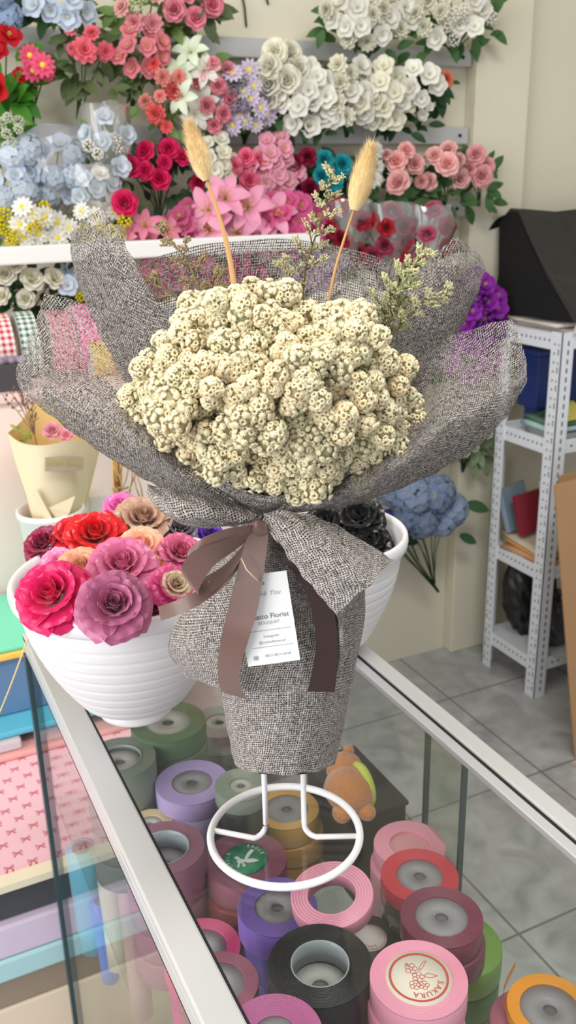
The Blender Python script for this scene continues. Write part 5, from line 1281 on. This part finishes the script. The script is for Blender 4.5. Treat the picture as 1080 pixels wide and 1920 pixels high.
# broad strip tail at the right
sheet('wrap_tail', [
    [(490, 962, -.056), (496, 970, -.062), (488, 984, -.060)],
    [(545, 958, -.062), (545, 990, -.078), (522, 1018, -.074)],
    [(610, 975, -.060), (590, 1020, -.086), (556, 1065, -.082)],
    [(674, 1010, -.052), (640, 1060, -.088), (594, 1110, -.088)],
    [(736, 1049, -.042), (690, 1098, -.084), (630, 1152, -.092)]], M_OPEN, 40, 26, .55, M_LINE, .0025, .0)
sheet('wrap_hem', [[(664, 1066, -.0765), (700, 1050, -.060), (737, 1049, -.0435)], [(670, 1082, -.0775), (706, 1066, -.061), (738, 1052, -.044)]], M_OPEN, 6, 14, .1)
# flared skirt
def ring_rows(spec, n=26, mat_=None, dense=None):
    rows = []
    for (lx, rx, ly, ry, dr, sag) in spec:
        row = []
        for i in range(n+1):
            a = 2*math.pi*i/n; cx_ = math.cos(a); s_ = math.sin(a)
            x = (lx+rx)/2 - (rx-lx)/2*cx_; y = (ly+ry)/2 - (ry-ly)/2*cx_ + (sag*s_ if s_ > 0 else sag*.5*s_)
            row.append((x, y, -dr*s_))
        rows.append(row)
    return rows
def ring_sheet(name, spec, m, nr, nc, lining=None, lin=.0):
    rows = [[L(*p) for p in r] for r in ring_rows(spec)]
    m_ = MB(); loft(m_, rows, nr, nc, wob=.0005); o = m_.build(name, m, bq)
    if lining:
        cen = [sum(r, Vector())/len(r) for r in rows]
        rows2 = [[c + (p-c)*lin for p in r] for r, c in zip(rows, cen)]
        m2 = MB(); loft(m2, rows2, nr, nc, wob=.0004, uvrot=.3); m2.build('wrap_lining', lining, o)
    return o
ring_sheet('wrap_skirt', [(468, 515, 962, 962, .030, 10), (420, 575, 1030, 1020, .046, 10), (362, 660, 1110, 1085, .056, 12), (316, 686, 1208, 1130, .060, 20), (345, 660, 1262, 1285, .054, 26)], M_OPEN, 40, 90, M_LINE, .975)
# side fold right of the ribbon
sheet('wrap_fold', [
    [(560, 1075, -.050), (600, 1110, -.064), (640, 1140, -.070)],
    [(628, 1152, -.080), (640, 1120, -.078), (664, 1098, -.066)],
    [(632, 1200, -.062), (650, 1170, -.070), (685, 1110, -.044)],
    [(622, 1295, -.056), (645, 1240, -.060), (678, 1180, -.030)]], M_OPEN, 26, 18, .9, M_LINE, .003, .5)
# straight foot of the wrap
ring_sheet('wrap_foot', [(430, 655, 1180, 1180, .052, 10), (415, 656, 1290, 1285, .052, 14), (427, 643, 1370, 1368, .050, 20), (438, 630, 1428, 1425, .048, 26)], M_OPEN, 30, 90, M_LINE, .98)
ring_sheet('wrap_base', [(438, 630, 1428, 1425, .048, 26), (470, 600, 1432, 1430, .030, 15), (533, 535, 1430, 1430, .001, 0)], M_DENSE, 10, 60)

# ---- dried edelweiss dome
def papery(name, a, b, c):
    m = bpy.data.materials.new(name); m.use_nodes = True; nt = m.node_tree; bs = nt.nodes['Principled BSDF']
    oi = nt.nodes.new('ShaderNodeObjectInfo'); tc = nt.nodes.new('ShaderNodeTexCoord')
    n = nt.nodes.new('ShaderNodeTexNoise'); n.inputs['Scale'].default_value = 130; n.inputs['Detail'].default_value = 3; nt.links.new(tc.outputs['Object'], n.inputs['Vector'])
    ad = nt.nodes.new('ShaderNodeMath'); ad.operation = 'MULTIPLY_ADD'; ad.inputs[1].default_value = .55; ge = nt.nodes.new('ShaderNodeNewGeometry'); a2 = nt.nodes.new('ShaderNodeMath'); a2.operation = 'MULTIPLY_ADD'; a2.inputs[1].default_value = .5; nt.links.new(ge.outputs['Random Per Island'], a2.inputs[0]); a3 = nt.nodes.new('ShaderNodeMath'); a3.operation = 'MULTIPLY'; a3.inputs[1].default_value = .5; nt.links.new(oi.outputs['Random'], a3.inputs[0]); nt.links.new(a3.outputs[0], a2.inputs[2]); nt.links.new(a2.outputs[0], ad.inputs[0])
    mu = nt.nodes.new('ShaderNodeMath'); mu.operation = 'MULTIPLY'; mu.inputs[1].default_value = .5; nt.links.new(n.outputs['Fac'], mu.inputs[0]); nt.links.new(mu.outputs[0], ad.inputs[2])
    cr = nt.nodes.new('ShaderNodeValToRGB'); nt.links.new(ad.outputs[0], cr.inputs[0])
    e = cr.color_ramp.elements; e[0].position = .15; e[0].color = s2l(a)+(1,); e[1].position = .85; e[1].color = s2l(c)+(1,)
    k_ = e.new(.5); k_.color = s2l(b)+(1,)
    nt.links.new(cr.outputs[0], bs.inputs['Base Color']); bs.inputs['Roughness'].default_value = .85; bs.inputs['Specular IOR Level'].default_value = .2
    return m
M_ED = papery('edelweiss_petal', (212, 205, 166), (238, 229, 196), (242, 218, 176))
M_EDC = mat('edelweiss_eye', (150, 128, 62), .9, var=.3, vscale=300)
M_EDB = mat('edelweiss_base', (160, 152, 114), .9, var=.2, vscale=300)
M_EDS = mat('edelweiss_green', (126, 128, 92), .9)
def floret(m, c, q, s, r_, opened):
    n = 18; vs = []; s *= 1.18 if opened else .95
    if opened:
        rings = [(.0, -.02, 0), (.33, .02, 0), (.42, .34, 1), (.66, .40, 1), (.98, .18, 2), (.80, -.15, 1), (.35, -.6, 1)]
    else:
        rings = [(.0, .30, 0), (.20, .36, 1), (.42, .32, 2), (.72, .24, 2), (1.02, .06, 2), (.75, -.25, 1), (.3, -.6, 1)]
    ph = r_.uniform(0, 6)
    for (rr, z, sc) in rings:
        for k_ in range(n):
            a = 2*math.pi*k_/n + ph
            j = (.70 if k_ % 2 else 1.10) if sc == 2 else (.86 if k_ % 2 and sc == 1 else 1)
            zz = z + (r_.uniform(-.10, .10) if sc else 0) - (.10 if sc and k_ % 2 else 0)
            vs.append(q @ Vector((rr*j*math.cos(a)*s, rr*j*math.sin(a)*s, zz*s)) + c)
    fs = []; o = len(m.v)
    m.v += [tuple(v) for v in vs]; m.uv += [(0, 0)]*len(vs)
    for i in range(len(rings)-1):
        for k_ in range(n):
            m.f.append((o+i*n+k_, o+i*n+(k_+1) % n, o+(i+1)*n+(k_+1) % n, o+(i+1)*n+k_)); m.m.append(1 if (i == 0 and opened) else 0)
CL = []
for vnt in range(6):
    r_ = random.Random(100+vnt); m = MB(); nb = 3 + vnt % 2
    for bl in range(nb):
        R = r_.uniform(.0062, .0084); N = 34; an = 2*math.pi*bl/nb + r_.uniform(-.4, .4); off = Vector((.0082*math.cos(an), .0082*math.sin(an), r_.uniform(-.004, .005)))
        op = r_.choice((.25, .45, .7, .9))
        for k_ in range(N):
            z = 1-1.5*(k_+.5)/N; rr = math.sqrt(max(0, 1-z*z)); a = k_*2.39996
            nv = Vector((rr*math.cos(a), rr*math.sin(a), z)) + Vector((r_.uniform(-.25, .25), r_.uniform(-.25, .25), r_.uniform(-.25, .25)))
            q = nv.to_track_quat('Z', 'Y')
            floret(m, off + nv.normalized()*R*r_.uniform(.78, 1.12), q, r_.uniform(.0018, .0026), r_, r_.random() < op)
        m.ellipsoid(off, R*.75, R*.75, R*.72, 10, 8, 2)
    m.tube([(0, 0, -.005), (0, 0, -.03)], .0016, 6, 2)
    CL.append(m.mesh('flower_cluster', [M_ED, M_EDC, M_EDB]))
POLY = [(250, 765), (268, 715), (302, 668), (345, 612), (388, 578), (425, 560), (462, 572), (482, 556), (520, 548), (556, 562), (590, 588), (640, 588), (672, 620), (708, 660), (735, 700), (765, 695), (772, 735), (784, 778), (752, 830), (704, 868), (668, 905), (600, 910), (545, 910), (500, 915), (470, 935), (452, 900), (400, 882), (345, 868), (318, 855), (300, 815), (256, 790)]
def inside(x, y, P_):
    c = False; n = len(P_)
    for i in range(n):
        x1, y1 = P_[i]; x2, y2 = P_[i-1]
        if (y1 > y) != (y2 > y) and x < (x2-x1)*(y-y1)/(y2-y1)+x1: c = not c
    return c
def dome_d(x, y):
    u = (x-515)/300; v = (y-735)/210
    return .045 - .115*math.sqrt(max(0, 1-u*u*.9-v*v*.75)) - .012*v + .012*math.sin(x*.035)*math.cos(y*.04)
r_ = random.Random(5); pts = []
for (x, y) in POLY:                                   # rim of the dome first, then fill
    cx_, cy_ = 515, 745; f_ = 1-24/math.hypot(x-cx_, y-cy_); pts.append((cx_+(x-cx_)*f_, cy_+(y-cy_)*f_))
keep = []
for p in pts:
    if all(math.hypot(p[0]-a, p[1]-b) > 30 for a, b in keep): keep.append(p)
pts = keep; tries = 0
while len(pts) < 99 and tries < 60000:
    tries += 1; x = r_.uniform(250, 785); y = r_.uniform(550, 940)
    if inside(x, y, POLY) and all(math.hypot(x-a, y-b) > 36.5 - tries/6000 for a, b in pts): pts.append((x, y))
for (x, y) in pts:
    d = dome_d(x, y) + r_.uniform(-.016, .012); p = L(x, y, d)
    c0 = L(515, 790, .03); nv = (p-c0).normalized()*.8 + (CAM-p).normalized()*.7 + Vector((r_.uniform(-.25, .25),)*3)
    o = place('flower_cluster', r_.choice(CL), bq, p, nv, r_.uniform(0, 6), r_.uniform(.92, 1.18))
m_ = MB()
GX, GY = 26, 22; vs = []
for j in range(GY+1):
    for i in range(GX+1):
        a = 2*math.pi*i/GX; s_ = j/GY
        k_ = 0
        tx, ty = math.cos(a), math.sin(a); rr = 10
        while inside(515+tx*(rr+6), 750+ty*(rr+6), POLY) and rr < 400: rr += 6
        x = 515+tx*max(0, rr-34)*s_; y = 750+ty*max(0, rr-34)*s_
        vs.append(L(x, y, dome_d(x, y)+.016))
m_.add(vs, [(j*(GX+1)+i, j*(GX+1)+i+1, (j+1)*(GX+1)+i+1, (j+1)*(GX+1)+i) for j in range(GY) for i in range(GX)])
m_.build('flower_bed', mat('dry_foliage', (74, 72, 48), .95, var=.4, vscale=150, bump=.8, bscale=400), bq)
m_ = MB()
for i in range(40):
    a = r_.uniform(0, 6.28); m_.tube([L(505+r_.uniform(-10, 10), 975, r_.uniform(-.02, .02)), L(515+90*math.cos(a), 800+40*math.sin(a), .02*math.sin(a))], .0013, 5)
m_.build('stems', mat('dry_stem', (120, 112, 70), .9), bq)

# ---- bunny tails
M_BT = mat('bunny_tail_fluff', (236, 208, 152), .9, var=.10, vscale=120, sheen=.5)
M_BTS = mat('straw_stem', (206, 160, 104), .8)
def bunny(base, mid, neck, tip, w, d, thick=None):
    pn, pt = L(*neck, d), L(*tip, d); ax = pt-pn; Lh = ax.length; ax.normalize(); R = w*.5*px_scale(pn); s1 = ax.cross(FH).normalized(); s2 = ax.cross(s1)
    m = MB(); prof = []
    n = 14; rows = 16; vs = []
    for i in range(rows+1):
        s = i/rows; r = R*.80*(math.sin(math.pi*min(1, (s*.93+.05)))**.62)*(1.12-.35*s)
        for k_ in range(n): a = 2*math.pi*k_/n; vs.append(pn + ax*(Lh*.93*s) + (s1*math.cos(a)+s2*math.sin(a))*r)
    m.add(vs, [(i*n+k_, i*n+(k_+1) % n, (i+1)*n+(k_+1) % n, (i+1)*n+k_) for i in range(rows) for k_ in range(n)])
    for i in range(2400):                               # fine awns
        s = r_.random(); a = r_.uniform(0, 6.28); r = R*.80*(math.sin(math.pi*min(1, (s*.93+.05)))**.62)*(1.12-.35*s)
        o = (s1*math.cos(a)+s2*math.sin(a)); p0 = pn + ax*(Lh*.93*s) + o*r*.9
        dr = (ax*r_.uniform(.9, 1.5) + o*r_.uniform(.25, .75)).normalized(); ln = Lh*r_.uniform(.08, .20)*(1.5 if i % 9 == 0 else 1)
        sd = dr.cross(o).normalized()*(.00017)
        m.add([p0-sd, p0+sd, p0+dr*ln], [(0, 1, 2)])
    h = m.build('bunny_tail', M_BT, bq)
    m = MB(); P_ = [L(*base, d-.008), L(*mid, d-.002), pn + ax*.004]
    pts_ = [catmull(P_, 2*i/12) for i in range(13)]
    m.tube(pts_, .0013 if thick is None else thick, 7, r2=.0008); m.build('bunny_tail_stem', M_BTS, h)
bunny((447, 592), (424, 452), (388, 338), (352, 226), 50, -.020, .0024)
bunny((604, 626), (630, 500), (664, 394), (697, 268), 54, -.010)

# ---- statice sprigs
def sprig(base, tip, bends, w, n_br, rgb, d, budw=3.0, dens=1., name='statice_sprig', low=.12):
    mt = mat('statice_%d_%d_%d' % rgb, rgb, .9, var=.22, vscale=200); ms = mat('statice_stem', (128, 120, 80), .9)
    P_ = [Vector(base)] + [Vector(b) for b in bends] + [Vector(tip)]
    P3 = [Vector((p.x, p.y, 0)) for p in [Vector((q[0], q[1])) .to_3d() for q in P_]]
    k = px_scale(L(base[0], base[1], d))
    ms_, mb_ = MB(), MB()
    main = [catmull(P3, (len(P3)-1)*i/30) for i in range(31)]
    to = lambda v, dd: L(v.x, v.y, d+dd)
    ms_.tube([to(p, 0) for p in main], .0010, 6, r2=.0005)
    def buds(p0, p1, dd0, dd1, cnt):
        for i in range(cnt):
            s = r_.random()**.8; q = p0.lerp(p1, s); jx = r_.uniform(-5, 5); jy = r_.uniform(-5, 5)
            c = L(q.x+jx, q.y+jy, d + dd0+(dd1-dd0)*s + r_.uniform(-.004, .004))
            dirv = (L(p1.x+jx*2, p1.y+jy*2, d)-L(p0.x, p0.y, d)).normalized() + Vector((r_.uniform(-.5, .5), r_.uniform(-.5, .5), r_.uniform(-.2, .6)))
            qd = dirv.to_track_quat('Z', 'Y'); s_ = budw*k*r_.uniform(.7, 1.25)
            vs = [qd @ Vector(v) + c for v in ((0, 0, -s_), (s_*.55, 0, 0), (0, s_*.55, 0), (-s_*.55, 0, 0), (0, -s_*.55, 0), (s_*.42, s_*.2, s_*1.0), (-s_*.42, .1*s_, s_*1.05), (.1*s_, -s_*.45, s_*.95))]
            mb_.add(vs, [(0, 2, 1), (0, 3, 2), (0, 4, 3), (0, 1, 4), (1, 2, 5), (2, 3, 6), (3, 4, 7), (4, 1, 7), (1, 5, 7), (2, 6, 5), (3, 7, 6), (5, 6, 7)])
    for b in range(n_br):
        s = low + (1-low)*b/n_br; p = catmull(P3, (len(P3)-1)*s); tg = (catmull(P3, min(len(P3)-1.001, (len(P3)-1)*(s+.04)))-p).normalized()
        side = 1 if b % 2 else -1; nrm = Vector((-tg.y, tg.x, 0))*side
        ln = w*(1.05-.75*s)*r_.uniform(.7, 1.15); q = p + (tg*.75+nrm*r_.uniform(.5, .85))*ln; dd = r_.uniform(-.014, .010)
        ms_.tube([to(p, 0), to(p.lerp(q, .5)+tg*ln*.05, dd*.6), to(q, dd)], .0006, 5, r2=.0004)
        buds(p.lerp(q, .35), q, dd*.4, dd, int(26*dens))
        for j in range(2):
            e = p.lerp(q, .35+.3*j); f_ = e + (tg*.8 + nrm*(.8 if j else -.35))*ln*.38
            ms_.tube([to(e, dd*.5), to(f_, dd+.003)], .0005, 4); buds(e.lerp(f_, .3), f_, dd*.5, dd+.003, int(14*dens))
    buds(catmull(P3, (len(P3)-1)*.72), P3[-1], 0, 0, int(34*dens))
    o = mb_.build(name, mt, bq, smooth=False); ms_.build('statice_stem', ms, o)
sprig((395, 600), (292, 424), [(372, 540), (345, 480)], 62, 8, (168, 148, 112), .030, 3.0, 1.0)
sprig((385, 610), (420, 505), [(395, 560)], 46, 5, (150, 136, 96), .028, 2.8, .8)
sprig((372, 600), (268, 516), [(335, 560)], 40, 4, (164, 146, 110), .034, 3.0, .9)
sprig((566, 590), (622, 322), [(574, 500), (602, 410)], 66, 13, (204, 196, 158), .030, 2.9, 1.0, low=.25)
sprig((556, 590), (530, 488), [(545, 540)], 44, 5, (196, 188, 146), .028, 2.9, .9)
sprig((712, 655), (800, 470), [(728, 570), (762, 510)], 60, 12, (202, 200, 158), .004, 3.2, 1.3, low=.1)
sprig((716, 650), (765, 520), [(735, 590)], 56, 9, (190, 192, 146), .000, 3.2, 1.3, low=.1)
sprig((722, 640), (848, 545), [(770, 590), (800, 560)], 40, 7, (206, 200, 162), .000, 3.0, 1.0, low=.2)

# ---- brown satin ribbon bow
def ribm():
    m = mat('brown_satin', (112, 80, 71), .25, spec=.7, sheen=.25, coat=.25)
    nt = m.node_tree; b = nt.nodes['Principled BSDF']; uv = nt.nodes.new('ShaderNodeUVMap'); n = nt.nodes.new('ShaderNodeTexNoise')
    mp = nt.nodes.new('ShaderNodeMapping'); mp.inputs['Scale'].default_value = (2500, 120, 1); nt.links.new(uv.outputs[0], mp.inputs[0]); nt.links.new(mp.outputs[0], n.inputs['Vector'])
    bp = nt.nodes.new('ShaderNodeBump'); bp.inputs['Strength'].default_value = .25; bp.inputs['Distance'].default_value = .0004; nt.links.new(n.outputs['Fac'], bp.inputs['Height']); nt.links.new(bp.outputs[0], b.inputs['Normal'])
    return m
M_RIB = ribm(); M_RIBD = mat('dark_brown_satin', (52, 30, 28), .36, spec=.5, sheen=.15)
bow = sheet('ribbon_bow', [[(468, 985, -.066), (480, 976, -.072), (502, 980, -.070)], [(466, 1002, -.064), (482, 992, -.074), (500, 1000, -.070)], [(462, 1012, -.058), (480, 1010, -.068), (498, 1012, -.062)]], M_RIB, 10, 10)
def bow_part(name, rows, m, nr=34, nc=10):
    m_ = MB(); loft(m_, [[L(*p) for p in r] for r in rows], nr, nc); return m_.build(name, m, bow)
bow_part('bow_tail', [[(470, 985, -.068), (506, 984, -.066)], [(448, 1060, -.074), (496, 1062, -.076)], [(428, 1140, -.078), (482, 1146, -.081)], [(414, 1200, -.079), (464, 1206, -.083)], [(408, 1250, -.073), (450, 1256, -.079)], [(413, 1290, -.064), (452, 1288, -.070)], [(424, 1300, -.060), (464, 1312, -.064)]], M_RIB)
bow_part('bow_tail', [[(530, 1050, -.060), (575, 1055, -.062)], [(562, 1090, -.066), (610, 1110, -.068)], [(585, 1150, -.067), (628, 1155, -.069)], [(592, 1220, -.066), (633, 1220, -.067)], [(577, 1296, -.062), (628, 1298, -.062)]], M_RIBD)
bow_part('bow_loop', [[(478, 990, -.068), (470, 1010, -.066)], [(420, 1012, -.086), (432, 1038, -.080)], [(362, 1034, -.100), (398, 1064, -.096)], [(340, 1068, -.106), (372, 1108, -.106)], [(358, 1090, -.090), (384, 1118, -.098)], [(420, 1060, -.074), (420, 1092, -.080)], [(470, 1005, -.062), (472, 1022, -.066)]], M_RIB, 44, 12)
bow_part('bow_loop', [[(474, 984, -.070), (474, 996, -.070)], [(430, 990, -.082), (425, 1015, -.084)], [(378, 1010, -.092), (366, 1040, -.098)], [(352, 1040, -.090), (352, 1066, -.096)], [(400, 1040, -.074), (396, 1060, -.078)], [(470, 996, -.060), (470, 1010, -.062)]], M_RIB, 40, 12)
bow_part('bow_tail', [[(466, 1010, -.062), (474, 1022, -.060)], [(420, 1070, -.074), (430, 1090, -.078)], [(372, 1106, -.088), (380, 1130, -.092)], [(330, 1126, -.090), (342, 1150, -.094)], [(296, 1138, -.082), (302, 1164, -.086)]], M_RIB)

# ---- thank-you card hanging from the bow
tg = thing('gift_tag', 'white printed thank you card hanging on the front of the burlap bouquet', 'tag', L(500, 1160, -.078))
dT, dB = -.070, -.0745
TL_, TR_, BR_, BL_ = L(450, 1083, dT), L(543, 1068, dT), L(557, 1238, dB), L(452, 1250, dB)
ex = ((TR_-TL_)+(BR_-BL_)).normalized(); ey = ((TL_-BL_)+(TR_-BR_)); ey = (ey-ex*ey.dot(ex)).normalized(); en = ex.cross(ey)
if en.dot(CAM-TL_) < 0: en = -en
cen = (TL_+TR_+BR_+BL_)/4; W_ = ((TR_-TL_).length+(BR_-BL_).length)/2; H_ = ((TL_-BL_).length+(TR_-BR_).length)/2
def T(x, y, z=0): return cen + ex*(x*W_) + ey*(y*H_) + en*z       # x, y in -0.5..0.5
M_CARD = mat('white_card', (250, 250, 250), .5, spec=.3)
m_ = MB(); hx_, hy_ = .03, .395; hr = .035; vs = []; NN = 32
def card_ring(z): 
    inn = [T(hx_+hr*math.cos(2*math.pi*k_/NN), hy_+hr*W_/H_*math.sin(2*math.pi*k_/NN), z) for k_ in range(NN)]
    out = []
    for k_ in range(NN):
        a = 2*math.pi*k_/NN; dx, dy = math.cos(a), math.sin(a); s_ = min(((.5-hx_) if dx > 0 else (.5+hx_))/max(1e-6, abs(dx)), ((.5-hy_) if dy > 0 else (.5+hy_))/max(1e-6, abs(dy)))
        out.append([hx_+dx*s_, hy_+dy*s_])
    for (qx, qy) in ((.5, .5), (-.5, .5), (-.5, -.5), (.5, -.5)):
        j = min(range(NN), key=lambda k_: (out[k_][0]-qx)**2+(out[k_][1]-qy)**2); out[j] = [qx, qy]
    return inn + [T(a, b, z) for a, b in out]
v1 = card_ring(.0004); v2 = card_ring(-.0002); n = 2*NN
fs = [(k_, NN+k_, NN+(k_+1) % NN, (k_+1) % NN) for k_ in range(NN)]
fs += [(n+k_, n+(k_+1) % NN, n+NN+(k_+1) % NN, n+NN+k_) for k_ in range(NN)]
fs += [(NN+k_, n+NN+k_, n+NN+(k_+1) % NN, NN+(k_+1) % NN) for k_ in range(NN)] + [(k_, (k_+1) % NN, n+(k_+1) % NN, n+k_) for k_ in range(NN)]
m_.add(v1+v2, fs); card = m_.build('card', M_CARD, tg, smooth=False)
G1 = mat('print_grey', (172, 172, 178), .6); G2 = mat('print_dark', (108, 108, 122), .6)
def tt(body, x, y, size, m, shear=0., sp=1.):
    me = text_mesh(body, size, m, shear, spacing=sp)
    mw = Matrix((ex, ey, en)).transposed().to_4x4(); mw.translation = T(x, y, .0006); add_mesh('lettering', me, card, mw)
u_ = W_
tt('Thank You', .03, .285, .105*u_*1.25, G1, .45)
tt('Matto Florist', .06, .035, .135*u_*1.02, G2)
tt('BOUQUET', .03, -.035, .085*u_, G1, 0, 1.0)
tt('Instagram', .03, -.185, .075*u_, G1); tt('@mattoflorist.id', .03, -.250, .075*u_, G1); tt('0823 8814 6038', .10, -.405, .075*u_, G1)
m_ = MB()
for (xa, xb, y) in ((-.36, .42, -.120), (-.36, .42, -.305)): m_.add([T(xa, y, .0006), T(xb, y, .0006), T(xb, y+.006, .0006), T(xa, y+.006, .0006)], [(0, 1, 2, 3)])
m_.build('ruled_line', G1, card, smooth=False)
m_ = MB(); cx_, cy_ = -.32, -.415; 
for (ra, rb) in ((.036, .048), (.0, .018)):
    vs = [T(cx_+r*math.cos(2*math.pi*k_/24), cy_+r*W_/H_*math.sin(2*math.pi*k_/24), .0006) for r in (ra, rb) for k_ in range(24)]
    m_.add(vs, [(k_, 24+k_, 24+(k_+1) % 24, (k_+1) % 24) for k_ in range(24)])
m_.build('round_mark', G2, card, smooth=False)
m_ = MB(); m_.tube([L(452, 1046, -.081), L(462, 1068, -.086), L(480, 1086, -.083), T(.03, .40, .002)], .00045, 6); m_.build('string', mat('cream_string', (226, 196, 170), .7), tg)

# ------------------------------------------------------------------ daylight
w = bpy.data.worlds.new('daylight'); scene.world = w; w.use_nodes = True
bg = w.node_tree.nodes['Background']; bg.inputs['Color'].default_value = (.93, .96, 1, 1); bg.inputs['Strength'].default_value = .55
def area(name, loc, target, sx, sy, power, col=(1, 1, 1)):
    ld = bpy.data.lights.new(name, 'AREA'); ld.shape = 'RECTANGLE'; ld.size = sx; ld.size_y = sy; ld.energy = power; ld.color = col
    o = bpy.data.objects.new(name, ld); COL.objects.link(o); o.location = loc
    o.rotation_euler = (Vector(target)-Vector(loc)).to_track_quat('-Z', 'Y').to_euler(); return o
area('shopfront_daylight', (-2.0, .05, 1.85), (.4, 1.0, .95), 2.6, 2.2, 66, (1, .995, .985))
area('ceiling_lamp', (.6, .2, 2.75), (.6, .9, .9), 1.2, .5, 24, (1, .995, .985))
